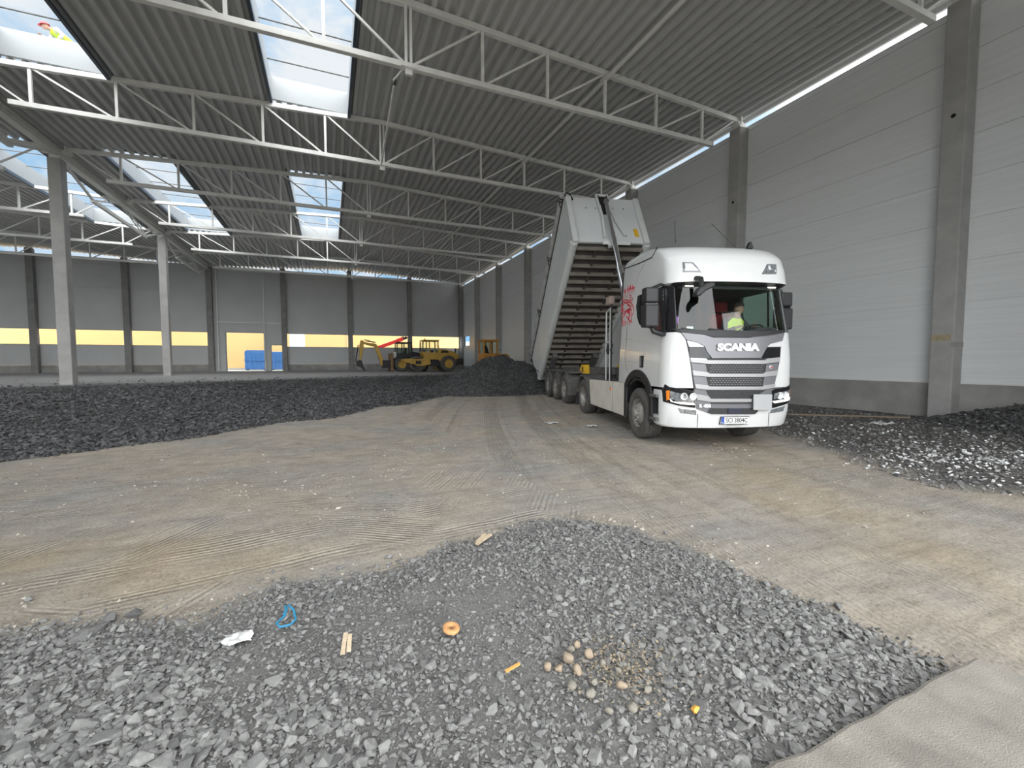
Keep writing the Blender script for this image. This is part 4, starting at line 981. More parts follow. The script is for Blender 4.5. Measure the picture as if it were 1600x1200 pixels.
# front wheel arch trim and mudguards
def arc(cy, cz, r, a0, a1, n=18): return [(cy + r * math.cos(a0 + (a1 - a0) * k / n), cz + r * math.sin(a0 + (a1 - a0) * k / n)) for k in range(n + 1)]
for s in (-1, 1):
    o_ = [(.66, .36)] + arc(-.02, .55, .85, math.radians(38), math.radians(142)) + [(-.74, .95), (-.78, .42), (-.70, .36)]
    i_ = [(-.62, .42), (-.63, .80)] + arc(-.02, .55, .70, math.radians(150), math.radians(40)) + [(.50, .36)]
    MB().prism(o_ + i_, 'x', s * 1.235, s * 1.275).build('wheel_arch_trim', M['greyp'] if False else M['black'], truck, bevel=.012)
    pa = arc(-.02, .52, .66, math.radians(15), math.radians(165)); pb = arc(-.02, .52, .70, math.radians(165), math.radians(15))
    MB().prism(pa + pb, 'x', s * .85, s * 1.24).build('mudguard', M['black'], truck)
    MB().span((s * .80, -.75, .36), (s * 1.24, -.70, 1.0)).build('splash_guard', M['black'], truck)
    for z, y0_ in ((.93, -.99), (.50, -.98)): 
        MB().span((s * 1.02, y0_ - .02, z - .025), (s * 1.30, -.70, z + .025)).build('step', M['chassis'], truck, bevel=.01)
    # side skirt
    sk = MB().prism([(.66, 1.10), (3.40, 1.05), (3.26, .36), (.68, .34)], 'x', s * 1.17, s * 1.25).build('side_skirt', M['dirtywhite'], truck, bevel=.03)
    MB().span((s * 1.252, 1.425, .36), (s * 1.246, 1.44, 1.08)).build('seam', M['chassis'], sk)
    MB().box((s * 1.258, 1.56, .90), (.02, .05, .07)).build('marker_lamp', M['amber'], sk)
    MB().prism([(3.06, .82), (3.10, .90), (3.13, .82)], 'x', s * 1.253, s * 1.247).build('warning_sign', M['warn'], sk)
    # rear mudguards
    pa = arc(4.15, .52, .60, math.radians(8), math.radians(172)); pb = arc(4.15, .52, .65, math.radians(172), math.radians(8))
    MB().prism(pa + pb, 'x', s * .60, s * 1.25).build('rear_mudguard', M['chassis'], truck)
    MB().span((s * .62, 4.76, .20), (s * 1.24, 4.79, .62)).build('mud_flap', M['black'], truck)
mb = MB()
for s in (-1, 1): mb.span((s * .38, -.9, .62), (s * .46, 4.95, .90))
for y in (1.4, 2.4, 3.3, 4.8): mb.span((-.4, y, .66), (.4, y + .1, .86))
mb.build('chassis_frame', M['chassis'], truck)
MB().span((-1.15, .75, 1.0), (1.15, 3.30, 1.05)).build('deck_plate', M['chassis'], truck)
mb = MB(); mb.prism([(3.35, .96), (4.9, .96), (4.7, 1.10), (3.7, 1.16)], 'x', -.45, .45); mb.build('fifth_wheel', M['chassis'], truck, bevel=.02)
mb = MB(); mb.tube((-.95, 0, RW), (.95, 0, RW), .07, 10); mb.tube((-.95, 4.15, RW), (.95, 4.15, RW), .10, 10); mb.sphere((0, 4.15, RW), .28); mb.build('axle', M['chassis'], truck)
MB().span((-.6, -1.0, .45), (.6, .6, 1.12)).build('engine_block', M['chassis'], truck)
# ladder rail, work lamp and hoses on the frame behind the cab
mb = MB()
for a, b in (((-.92, 2.92, 1.05), (-.92, 2.92, 2.88)), ((-.92, 2.60, 1.05), (-.92, 2.60, 2.96)), ((-.92, 2.92, 2.88), (-.92, 2.60, 2.96)), ((-.92, 2.92, 2.08), (-.92, 2.60, 2.08))): mb.tube(a, b, .022, 6)
mb.build('rear_rail', M['tiplight'], truck)
MB().tube((-.92, 2.52, 1.05), (-.92, 2.52, 3.1), .022, 6).build('lamp_post', M['black'], truck)
MB().box((-.92, 2.62, 3.16), (.16, .32, .22)).build('work_lamp', mat('dusty lamp housing', (.36, .29, .25), .7), truck, bevel=.04)
mb = MB()
for k in range(5): mb.path([(-.9, 2.52 + .08 * k, 2.02), (-.92, 2.53 + .08 * k, 1.86), (-.9, 2.54 + .08 * k, 1.76)], .028, 6)
mb.build('air_coupling', M['black'], truck)
# ---- interior
dark = mat('dark cab trim', (.04, .04, .043), .8)
mb = MB(); mb.span((-1.09, .90, 1.25), (1.09, 1.03, 3.25)); mb.span((-1.12, -.9, 1.22), (1.12, .93, 1.33)); mb.span((-1.08, -.9, 2.90), (1.08, .93, 2.95)); mb.span((-.9, -1.14, 2.87), (.9, -.96, 2.97)); mb.build('cab_interior', dark, truck)
MB().prism([(-1.22, 2.03), (-1.12, 2.09), (-.95, 2.09), (-.72, 1.95), (-.70, 1.45), (-1.15, 1.45)], 'x', -.92, .92).build('dashboard', dark, truck, bevel=.04)
MB().prism([(.30, 2.02), (.38, 2.12), (.55, 2.19), (.85, 2.19), (1.0, 2.12), (1.04, 2.02)], 'y', -1.20, -1.0).build('instrument_hood', dark, truck, bevel=.03)
for s in (-1, 1):
    st = MB().prism([(-.46, 1.40), (-.50, 1.72), (.02, 1.74), (.06, 1.5)], 'x', s * .66 - .26, s * .66 + .26).build('seat', M['seatred'], truck, bevel=.04)
    MB().prism([(.00, 1.72), (.14, 1.72), (.22, 2.56), (.10, 2.58)], 'x', s * .66 - .26, s * .66 + .26).build('backrest', M['seatred'], st, bevel=.05)
    MB().prism([(.12, 2.60), (.22, 2.60), (.24, 2.82), (.14, 2.83)], 'x', s * .66 - .15, s * .66 + .15).build('headrest', M['seatred'], st, bevel=.05)
sw = MB()
ctr = Vector((.65, -.80, 2.14)); ax = Vector((0, .55, 1)).normalized(); u = Vector((1, 0, 0)); v_ = ax.cross(u)
sw.path([ctr + (u * math.cos(2 * PI * k / 28) + v_ * math.sin(2 * PI * k / 28)) * .225 for k in range(28)], .017, 8, closed=True)
sw.tube(ctr - ax * .05, ctr - ax * .35, .035, 8)
for t in (0, 2.1, 4.2): sw.tube(ctr, ctr + (u * math.cos(t) + v_ * math.sin(t)) * .22, .014, 6)
sw.build('steering_wheel', M['black'], truck)
MB().span((-.55, -1.17, 2.09), (.0, -1.165, 2.11)).build('dash_mat', dark, truck)
MB().box((-1.02, FX(-1.02, 2.30) + .03, 2.30), (.05, .004, .12)).build('window_sticker', mat('violet sticker', (.35, .12, .45), .5), truck)
MB().box((-.84, FX(-.84, 2.16) + .02, 2.15), (.12, .004, .06)).build('toll_box', M['plate'], truck)

# ================================================================== tipping trailer
TR = truck
tp = thing('tipper_trailer', 'grey tipping semi-trailer with its body raised high behind the white cab', 'trailer', (7.027, 6.875, 0.10), TRUCK_YAW)
ZO = -.10
mb = MB()
for s in (-1, 1):
    mb.prism([(3.3, 1.20 + ZO), (3.3, 1.40 + ZO), (11.4, 1.30 + ZO), (11.4, .98 + ZO), (6.0, .98 + ZO), (4.9, 1.18 + ZO)], 'x', s * .40, s * .54)
for y in (3.6, 5.2, 7.3, 8.7, 10.2, 11.2): mb.span((-.45, y, 1.06 + ZO), (.45, y + .12, 1.28 + ZO))
mb.build('chassis_frame', M['chassis'], tp, bevel=.01)
for y in (6.55, 8.02, 9.5):
    for s in (-1, 1):
        wheel(tp, s * 1.06, y, .60 + ZO - .0, .53, .37, s, 'trailer')
        pa = arc(y, .60 + ZO, .60, math.radians(12), math.radians(168)); pb = arc(y, .60 + ZO, .65, math.radians(168), math.radians(12))
        MB().prism(pa + pb, 'x', s * .80, s * 1.25).build('mudguard', M['chassis'], tp)
    MB().tube((-.95, y, .60 + ZO), (.95, y, .60 + ZO), .075, 10).build('axle', M['chassis'], tp)
for s in (-1, 1):
    MB().span((s * .82, 5.86, .42 + ZO), (s * 1.25, 5.90, 1.05 + ZO)).build('mud_flap', M['chassis'], tp)
    MB().span((s * .60, 5.95, 1.16 + ZO), (s * 1.18, 10.3, 1.22 + ZO)).build('side_rail', M['chassis'], tp)
    w_ = MB().prism([(5.65, 1.16 + ZO), (6.35, 1.16 + ZO), (6.05, 1.46 + ZO), (5.72, 1.46 + ZO)], 'x', s * .56, s * .74).build('wheel_chock', M['warn'], tp)
    for q in (0, .1): MB().span((s * .75, 5.80 + q, 1.22 + ZO), (s * .735, 5.84 + q, 1.38 + ZO)).build('slot', M['black'], w_)
    MB().span((s * .50, 4.7, .25 + ZO), (s * .62, 4.86, 1.2 + ZO)).build('landing_leg', M['chassis'], tp)
mb = MB()
for q in range(9): mb.box((-.62 + .03 * (q % 3), 6.5 + .34 * q, 1.20 + ZO - .05 * (q % 2)), (.14, .20, .13))
mb.build('valve_box', M['chassis'], tp)
# body: side profile in (y, z)
FBy, FBz, FTy, FTz, RBy, RBz, RTy, RTz = 5.24, 5.41 + ZO, 6.32, 7.19 + ZO, 11.33, .79 + ZO, 13.35, 1.75 + ZO
fd = Vector((RBy - FBy, RBz - FBz)); LF = fd.length; fd.normalize()            # along the floor, to the rear
fn = Vector((-fd.y, fd.x)) if -fd.y > 0 else Vector((fd.y, -fd.x))             # out of the floor, into the load
def B(t, h): return (FBy + fd.x * t + fn.x * h, FBz + fd.y * t + fn.y * h)     # body coordinates: t from front to rear, h above floor
body = thing('tipper_body', '', '', (0, 0, 0)); del body['label']; del body['category']; body.parent = tp
W2 = 1.25
for s in (-1, 1):
    MB().prism([(FBy, FBz), (FTy, FTz), (RTy, RTz), (RBy, RBz)], 'x', s * (W2 - .06), s * W2).build('side_wall', M['tipgrey'], body)
    MB().path([(s * (W2 - .03), *B(.05, .02)), (s * (W2 - .03), *B(LF + .02, .02))], .13, 14).build('bottom_rail', M['tiplight'], body)
    MB().bar((s * (W2 + .004), *B(.1, .20)), (s * (W2 + .004), *B(LF - .1, .20)), .012, .035).build('rail_groove', M['black'], body)
    MB().bar((s * (W2 - .02), FTy, FTz), (s * (W2 - .02), RTy, RTz), .12, .12).build('top_rail', M['tiplight'], body)
    MB().bar((s * (W2 - .06), FBy - .03, FBz - .02), (s * (W2 - .06), FTy - .03, FTz), .20, .16).build('corner_post', M['tiplight'], body, bevel=.04)
    MB().bar((s * (W2 - .03), RBy, RBz), (s * (W2 - .03), RTy, RTz), .10, .14).build('rear_post', M['tiplight'], body)
MB().prism([(FBy, FBz), (FTy, FTz), (FTy + .06, FTz - .03), (FBy + .06, FBz - .03)], 'x', -W2, W2).build('front_wall', M['tipgrey'], body)
fp = lambda x, k, off=.0: (x, FBy + (FTy - FBy) * k - .85 * off, FBz + (FTz - FBz) * k + .5 * off)   # on the front wall: k from bottom to top
MB().path([fp(-.18, 1.06, .05), fp(-.15, .75, .06), fp(-.13, .5, .06), fp(-.17, .22, .06), fp(-.20, .08, .05)], .05, 8).build('guard_bar', M['tiplight'], body)
MB().path([fp(.20, 1.06, .05), fp(.22, .75, .06), fp(.30, .45, .06), fp(.52, .12, .06)], .05, 8).build('guard_bar', M['tiplight'], body)
MB().bar(fp(-.14, .80, .01), fp(-.14, 1.02, .01), .02, .2).bar(fp(.16, .70, .01), fp(.16, 1.02, .01), .02, .2).bar(fp(.0, .62, .005), fp(.0, 1.03, .005), .30, .02).build('cylinder_recess', M['black'], body)
MB().bar(fp(-.2, 1.05, .03), fp(.22, 1.05, .03), .10, .08).build('cylinder_head_beam', M['tiplight'], body)
for x, k in ((-.62, .76), (-.28, .76), (.33, .77), (.70, .77)): MB().sphere(fp(x, k, .004), .022, 10).build('bolt', M['black'], body)
MB().bar(fp(.93, .14, .006), fp(.93, .31, .006), .14, .012).build('yellow_label', M['warn'], body)
MB().bar(fp(-.30, -.02, .02), fp(.62, -.02, .02), .05, .10).bar(fp(-.08, -.10, .02), fp(-.03, .02, .02), .12, .10).bar(fp(.06, -.14, .02), fp(.06, .02, .02), .08, .06).build('front_bracket', M['tiplight'], body)
# floor with cross members and runners
MB().prism([B(.1, .05), B(LF - .05, .05), B(LF - .05, .0), B(.1, .0)], 'x', -W2 + .1, W2 - .1).build('floor_plate', M['floorplate'], body)
nR = 21
for k in range(nR):
    t = .22 + k * (LF - .45) / (nR - 1)
    mb = MB(); mb.prism([B(t - .05, 0), B(t + .05, 0), B(t + .028, -.13), B(t - .028, -.13)], 'x', -W2 + .12, W2 - .12)
    mb.build('cross_member', M['floorrib'], body, bevel=.01)
for s in (-1, 1):
    MB().prism([B(.2, -.02), B(LF - .2, -.02), B(LF - .2, -.09), B(.2, -.09)], 'x', s * .42, s * .50).build('floor_runner', M['floorplate'], body)
    MB().prism([B(LF - 2.0, -.1), B(LF - .3, -.1), B(LF - .4, -.26), B(LF - 1.9, -.26)], 'x', s * .78, s * .98).build('hinge_arm', M['chassis'], body)
# tailgate
MB().prism([(RBy, RBz), (RTy, RTz), (RTy + .06, RTz - .1), (RBy + .07, RBz - .08)], 'x', -W2, W2).build('tailgate', M['tipgrey'], body)
# rolled tarpaulin with straps
tarp = MB(); a = Vector((-W2 - .06, FTy + .18, FTz + .16)); b = Vector((-W2 - .06, RTy + .20, RTz + .02))
P = [a + (b - a) * k / 14 + Vector((0, .02 * math.sin(k * 1.7), .02 * math.cos(k * 2.1))) for k in range(15)]
tarp.path(P, .12, 12); tb = tarp.build('rolled_tarpaulin', mat('grey tarpaulin', (.40, .395, .385), .75, var=.2, scale=4), body)
MB().path([p + Vector((.05, .02, -.17)) for p in P], .06, 8).build('tarp_tube', M['black'], body)
for k in (.02, .30, .62, .97):
    p = a + (b - a) * k
    mb = MB(); d = (b - a).normalized()
    for q in (-.05, .05): mb.tube(p + d * (q - .02), p + d * (q + .02),   .135, 12)
    mb.path([p + Vector((-.08, .02, .03)), p + Vector((-.10, .0, -.16)), p + Vector((-.05, -.05, -.34))], .018, 5)
    mb.build('strap', M['black'], tb)
MB().path([fp(-1.28, 1.02, .0), fp(-1.22, 1.10, .02), fp(-1.10, 1.06, .04), fp(-1.05, .92, .05)], .03, 6).path([fp(-1.25, 1.0, .0), fp(-1.14, 1.0, .05), fp(-1.12, .88, .05)], .03, 6).build('tarp_crank', M['black'], body)
MB().path([(-W2 - .02, RTy, RTz - .1), (-W2 - .03, RTy - .5, RTz - .5), (-W2 - .02, RBy + .2, RBz + .3)], .02, 6).build('tarp_cord', M['black'], body)
MB().bar(fp(1.20, .72, .02), fp(1.22, 1.0, .02), .07, .07).build('corner_bracket', M['tiplight'], body)
# telescopic cylinder
cy = thing('hydraulic_cylinder', '', '', (0, 0, 0)); del cy['label']; del cy['category']; cy.parent = tp
c0 = Vector((0.02, 2.88, 1.30)); c1 = Vector((0.02, 5.86, 6.95 + ZO)); dd = c1 - c0
for k0, k1, r in ((0, .30, .125), (.30, .55, .105), (.55, .78, .086), (.78, 1, .066)):
    MB().tube(c0 + dd * k0, c0 + dd * k1, r, 18).build('stage', M['chrome'], cy)
MB().tube(c0 + Vector((-.3, 0, 0)), c0 + Vector((.3, 0, 0)), .08, 10).build('trunnion', M['chassis'], cy)
MB().span((-.45, 2.6, 1.0), (.45, 3.4, 1.3)).build('cylinder_seat', M['chassis'], tp)
MB().sphere(c1, .10, 12).build('ball_head', M['chassis'], cy)
# ================================================================== loose stone
def rock_bank(n, k0, k1, flat, seed):
    r = random.Random(seed); bank = []
    for _ in range(n):
        bm = bmesh.new(); sx, sy, sz = r.uniform(.75, 1.25), r.uniform(.55, .95), r.uniform(*flat)
        for _ in range(r.randint(k0, k1)):
            v = Vector((r.gauss(0, 1), r.gauss(0, 1), r.gauss(0, 1))).normalized() * r.uniform(.8, 1.05)
            bm.verts.new((v.x * sx * .5, v.y * sy * .5, v.z * sz * .5))
        g = bmesh.ops.convex_hull(bm, input=bm.verts)
        bmesh.ops.delete(bm, geom=[q for q in g['geom_interior'] if isinstance(q, bmesh.types.BMVert)], context='VERTS')
        bmesh.ops.triangulate(bm, faces=bm.faces); bm.verts.ensure_lookup_table()
        bm.verts.index_update()
        bank.append((np.array([v.co[:] for v in bm.verts]), np.array([[v.index for v in f.verts] for f in bm.faces])))
        bm.free()
    return bank
BANK = rock_bank(24, 11, 15, (.34, .66), 3)
BANKS = rock_bank(8, 7, 9, (.4, .8), 5)
BANKR = rock_bank(8, 22, 30, (.6, .85), 8)
def rotm(a, tilt, az):
    ca, sa = np.cos(a), np.sin(a); ct, st = np.cos(tilt), np.sin(tilt); cz, sz = np.cos(az), np.sin(az)
    Z = np.zeros(a.shape + (3, 3)); Z[..., 0, 0] = ca; Z[..., 0, 1] = -sa; Z[..., 1, 0] = sa; Z[..., 1, 1] = ca; Z[..., 2, 2] = 1
    ux, uy = cz, sz                                                   # tilt about a horizontal axis
    T = np.zeros_like(Z); c1 = 1 - ct
    T[..., 0, 0] = ct + ux * ux * c1; T[..., 0, 1] = ux * uy * c1; T[..., 0, 2] = uy * st
    T[..., 1, 0] = ux * uy * c1; T[..., 1, 1] = ct + uy * uy * c1; T[..., 1, 2] = -ux * st
    T[..., 2, 0] = -uy * st; T[..., 2, 1] = ux * st; T[..., 2, 2] = ct
    return T @ Z
def scatter(name, m, X, Y, S, bank, tone, sink=.25, tiltmax=.5, lift=None):
    """one mesh of many stones"""
    n = len(X); Zg = ground(X, Y); which = RNG.integers(0, len(bank), n)
    R = rotm(RNG.random(n) * 2 * PI, RNG.random(n) ** 1.3 * tiltmax, RNG.random(n) * 2 * PI)
    VV, FF, TT = [], [], []; off = 0
    zl = np.zeros(n) if lift is None else lift
    for b, (bv, bf) in enumerate(bank):
        s = np.where(which == b)[0]
        if not len(s): continue
        V = np.einsum('nij,kj->nki', R[s], bv) * S[s][:, None, None]
        V[..., 0] += X[s][:, None]; V[..., 1] += Y[s][:, None]
        V[..., 2] += (Zg[s] + S[s] * (.28 - sink * .5) + zl[s])[:, None]
        F = bf[None] + (np.arange(len(s)) * len(bv))[:, None, None] + off
        VV.append(V.reshape(-1, 3)); FF.append(F.reshape(-1, 3)); TT.append(np.repeat(tone[s], len(bf)))
        off += V.shape[0] * V.shape[1]
    o = np_mesh(name, np.concatenate(VV), np.concatenate(FF), m)
    at = o.data.attributes.new('tone', 'FLOAT', 'FACE'); at.data.foreach_set('value', np.concatenate(TT).astype(np.float32))
    return o
def stone_mat(name, c0, c1, white=None, rough=.85):
    m = bpy.data.materials.new(name); m.use_nodes = True; nt = m.node_tree; b = nt.nodes['Principled BSDF']; L = nt.links.new
    b.inputs['Roughness'].default_value = rough; b.inputs['Specular IOR Level'].default_value = .3
    a = nt.nodes.new('ShaderNodeAttribute'); a.attribute_name = 'tone'
    r = nt.nodes.new('ShaderNodeValToRGB'); r.color_ramp.elements[0].color = (*c0, 1); r.color_ramp.elements[1].color = (*c1, 1); r.color_ramp.elements[1].position = .9
    if white:
        r.color_ramp.elements.new(.97); r.color_ramp.elements[2].color = (*white, 1)
    L(a.outputs['Fac'], r.inputs['Fac'])
    tc = nt.nodes.new('ShaderNodeTexCoord'); n = nt.nodes.new('ShaderNodeTexNoise'); n.inputs['Scale'].default_value = 55; n.inputs['Detail'].default_value = 4; L(tc.outputs['Object'], n.inputs['Vector'])
    mx = nt.nodes.new('ShaderNodeMix'); mx.data_type = 'RGBA'; mx.blend_type = 'MULTIPLY'; mx.inputs['Factor'].default_value = 1
    r2 = nt.nodes.new('ShaderNodeValToRGB'); r2.color_ramp.elements[0].color = (.78, .78, .78, 1); r2.color_ramp.elements[1].color = (1.1, 1.1, 1.1, 1); r2.color_ramp.elements[0].position = .3; r2.color_ramp.elements[1].position = .7
    L(n.outputs['Fac'], r2.inputs['Fac']); L(r.outputs['Color'], mx.inputs['A']); L(r2.outputs['Color'], mx.inputs['B']); L(mx.outputs['Result'], b.inputs['Base Color'])
    return m
M['stone'] = stone_mat('grey crushed stone', (.105, .105, .102), (.225, .225, .218))
M['stone_dark'] = stone_mat('dark crushed stone', (.045, .045, .047), (.125, .125, .128))
M['stone_right'] = stone_mat('dark rubble with white lumps', (.10, .10, .10), (.25, .245, .235), (.75, .76, .76))
def pts(n, x0, x1, y0, y1): return RNG.uniform(x0, x1, n), RNG.uniform(y0, y1, n)
# foreground bed
def fg_pts(n, s0, s1, dens, pw=2.0, edge=0.0):
    X, Y = pts(n, -4.6, 3.1, .95, 3.95)
    d = sdist(FG, X, Y); k = (d > edge) | (RNG.random(n) < np.exp(-np.clip(-d, 0, 9) / .05) * (d < 0) * .5)
    bare = N1(X * 1.15 + 3, Y * 1.15 + 7) * .6 + N2(X * 2.7, Y * 2.7) * .4
    k &= RNG.random(n) < np.clip(dens(bare), 0, 1)
    X, Y = X[k], Y[k]; S = s0 + (s1 - s0) * RNG.random(len(X)) ** pw
    return X, Y, S
A = [fg_pts(4200, .042, .085, lambda b: (b - .30) * 3.4, 1.6), fg_pts(36000, .019, .046, lambda b: (b - .17) * 3.4, 1.5), fg_pts(70000, .008, .020, lambda b: 1.0 - .2 * b)]
X, Y, S = (np.concatenate(q) for q in zip(*A))
# coarser stones at the left front and by the slab edge, finer towards the middle
S = S * (1 + .75 * sstep(.6, -1.2, X) * sstep(3.4, 2.2, Y) + .35 * sstep(1.2, 2.2, X) * sstep(2.4, 1.5, Y))
k = (S > .02) | (RNG.random(len(S)) < .9); X, Y, S = X[k], Y[k], S[k]
tone = np.clip(.5 + .28 * RNG.standard_normal(len(X)), 0, .9)
o = scatter('gravel_foreground', M['stone'], X, Y, S, BANK, tone, tiltmax=.75)
o.name = 'gravel'; tag(o, 'bed of grey crushed stone across the foreground beside the concrete slab', 'gravel', kind='stuff')
# dark bed across the middle distance
n = 90000
Y = 8.5 + 24 * RNG.random(n) ** 1.5; X = RNG.uniform(-1, 1, n) * (Y * .62 + 2) - Y * .12
d = mid_d(X, Y); k = (d > -.05) & (X > -19) & (X < 9.5) & (RNG.random(n) < np.clip(1.25 - d / 17, .12, 1) * np.where(Y > 21 + .47 * (X + 11.7), .12, 1))
X, Y, d = X[k], Y[k], d[k]
S = (.05 + .09 * RNG.random(len(X)) ** 2.2) * (1 + .25 * sstep(10, 20, Y)) * (1 + .3 * np.exp(-d / .8))
o = scatter('gravel', M['stone_dark'], X, Y, S, BANKS, np.clip(.45 + .3 * RNG.standard_normal(len(X)), 0, .9), tiltmax=.7)
tag(o, 'wide bed of dark crushed stone spread from the left edge to the heaps', 'gravel', kind='stuff')
# tipped heaps
for (hx, hy, r, h), lab in zip(HEAPS, ('tallest heap of dark gravel, tipped left of the raised trailer', 'heap of dark gravel directly under the tail of the raised trailer', 'low mound of dark rubble against the right wall at the picture edge', 'low gravel heap behind, between the tall heap and the right wall')):
    n = int(5200 * r * r / 4); a = RNG.random(n) * 2 * PI; q = r * 1.12 * np.sqrt(RNG.random(n)); X, Y = hx + q * np.cos(a), hy + q * np.sin(a)
    S = .045 + .10 * RNG.random(n) ** 2.4
    o = scatter('gravel_heap', M['stone_dark'], X, Y, S, BANKS, np.clip(.5 + .3 * RNG.standard_normal(n), 0, .9), tiltmax=1.0)
    tag(o, lab, 'gravel heap', 'gravel heaps', 'stuff')
# dark rubble strip along the right wall with white insulation crumbs
n = 26000; X, Y = pts(n, 6.6, 15.4, .2, 18)
d = sdist(RIGHT, X, Y) + .7 * (N1(X * 1.4, Y * 1.4) - .5); k = (d > -.1) & (RNG.random(n) < .75)
X, Y = X[k], Y[k]; S = .03 + .08 * RNG.random(len(X)) ** 2.2
o = scatter('rubble', M['stone_right'], X, Y, S, BANKS, np.clip(.45 + .28 * RNG.standard_normal(len(X)), 0, .88), tiltmax=.7)
tag(o, 'dark rubble strip between the truck and the right wall', 'rubble', kind='stuff')
n = 5200; X, Y = pts(n, 7.2, 14, 2.0, 6.2)
w_ = np.exp(-(((X - 9.0) / 1.3) ** 2 + ((Y - 3.3) / .75) ** 2)) + .10 * (RIGHT is not None) * sstep(0, .5, sdist(RIGHT, X, Y))
k = RNG.random(n) < w_; X, Y = X[k], Y[k]
o = scatter('rubble', M['stone_right'], X, Y, .02 + .07 * RNG.random(len(X)) ** 2, BANKS, np.where(RNG.random(len(X)) < .6, .985, .93), sink=.1, tiltmax=.5)
tag(o, 'scatter of white insulation crumbs on the dark rubble at the right', 'rubble', kind='stuff')
# stray stones on the dirt
n = 26000; X, Y = pts(n, -6.5, 9.5, 2.4, 17)
k = (sdist(FG, X, Y) < 0) & (mid_d(X, Y) < 0) & (sdist(RIGHT, X, Y) < 0) & (RNG.random(n) < np.clip(.15 + 1.6 * (N2(X * .8, Y * .8) - .4), .04, 1) * np.clip(1.6 - Y / 9, .2, 1))
X, Y = X[k], Y[k]; S = .009 + .05 * RNG.random(len(X)) ** 5
M['stone_stray'] = stone_mat('dusty stray stone', (.20, .185, .16), (.46, .43, .37))
o = scatter('gravel', M['stone_stray'], X, Y, S, BANKS, np.clip(.5 + .3 * RNG.standard_normal(len(X)), 0, .9), sink=.5, tiltmax=.5)
tag(o, 'loose dusty stones strewn over the packed earth', 'gravel', kind='stuff')

n = 30000; X, Y = pts(n, -5.5, 7.5, 2.3, 8.5)
k = (sdist(FG, X, Y) < 0) & (mid_d(X, Y) < 0) & (sdist(RIGHT, X, Y) < 0) & (RNG.random(n) < np.clip(.02 + .9 * (N1(X * .9 + 4, Y * 1.3) - .5) + .8 * np.exp(sdist(FG, X, Y) / .25) + .35 * np.exp(mid_d(X, Y) / .4), .015, .6))
k &= ~((X > 2.6) & (Y < 1.3))
X, Y = X[k], Y[k]; S = .014 + .04 * RNG.random(len(X)) ** 3
o = scatter('gravel', M['stone_stray'], X, Y, S, BANK, np.clip(.4 + .3 * RNG.standard_normal(len(X)), 0, .9), sink=.45, tiltmax=.5)
tag(o, 'pebbles thrown onto the packed earth around the gravel edges', 'gravel', kind='stuff')
# ---- single stones and scraps
M['tan2'] = mat('brown grey cobble', (.20, .185, .155), .85, var=.2, scale=12, bump=.2)
def single(name, x, y, s, bank, m, label, cat, group=None, tone=.5, dz=0, squash=1.0):
    bv, bf = random.choice(bank); a = random.random() * 6.3
    V = (bv * s); V[:, 2] *= squash
    V = V @ np.array(Matrix.Rotation(a, 3, 'Z') @ Matrix.Rotation(random.uniform(-.25, .25), 3, 'X'))
    V = V - np.array([0, 0, V[:, 2].min()])
    o = np_mesh(name, V, bf, m); o.location = (x, y, gz1(x, y) - .01 + dz)
    at = o.data.attributes.new('tone', 'FLOAT', 'FACE'); at.data.foreach_set('value', np.full(len(bf), tone, np.float32))
    if bank is BANKR:
        o.data.polygons.foreach_set('use_smooth', np.ones(len(bf), bool)); q = o.modifiers.new('round', 'SUBSURF'); q.levels = q.render_levels = 1
    tag(o, label, cat, group); return o
for x, y, s in [(1.09, 1.86, .10), (1.15, 1.93, .06), (1.19, 1.94, .07), (1.21, 1.85, .085), (1.10, 1.78, .085), (1.01, 1.82, .07), (.97, 1.85, .07), (1.24, 1.77, .05), (1.13, 1.68, .05), (1.24, 1.62, .075), (1.07, 1.62, .06), (1.02, 1.70, .06), (1.34, 1.55, .06), (1.28, 1.70, .06), (1.10, 1.52, .055), (1.20, 1.49, .06)]:
    single('cobblestone', x, y, s, BANKR, M['tan'] if s > .068 else M['tan2'], 'smooth tan cobble in the small patch among grey crushed stone', 'stone', 'tan cobbles', dz=.012)
TANS = stone_mat('tan grit', (.17, .14, .10), (.30, .25, .18))
n = 700; a = RNG.standard_normal((n, 2)); X, Y = 1.33 + .13 * a[:, 0], 1.72 + .12 * a[:, 1]
o = scatter('gravel', TANS, X, Y, .008 + .018 * RNG.random(n) ** 2, BANKS, RNG.random(n) * .9, sink=.0, lift=np.full(n, .015)); tag(o, 'patch of fine tan grit beside the tan cobbles', 'gravel', kind='stuff')
for (x, y, s, l) in [(-1.33, 3.24, .20, 'large flat grey rock lying foremost of the trio at the gravel edge'), (-1.30, 3.40, .16, 'rounded grey rock behind the foremost of the trio at the gravel edge'), (-1.17, 3.38, .13, 'dark squarish rock, rightmost of the trio at the gravel edge')]:
    single('rock', x, y, s, BANK, M['stone'], l, 'rock', tone=.3, squash=.8)
for px, (x, y, s, l) in enumerate([(.05, 5.0, .13, 'pale flat stone lying on the packed earth left of the gravel tip'), (5.35, 4.9, .16, 'pale flat stone lying on the earth in front of the truck')]):
    single('rock', x, y, s, BANK, M['stone_stray'], l, 'rock', tone=.8, squash=.5)
x, y = -.26, 2.78; z = gz1(x, y) + .055
P = [(.0, .13, .03), (.05, .06, .02), (.075, -.04, .0), (.03, -.10, .0), (-.05, -.10, .0), (-.08, -.06, .01), (-.02, .0, .02), (-.02, .07, .03)]
o = MB().path([(x + a * .62, y + b * .75, z + c) for a, b, c in P], .007, 7, closed=True).path([(x - .02 + .015 * math.sin(k), y + .01 + .03 * k, z + .025) for k in range(4)], .007, 6).build('rope_loop', M['bluerope']); tag(o, 'loop of blue rope lying on the grey stones', 'rope')
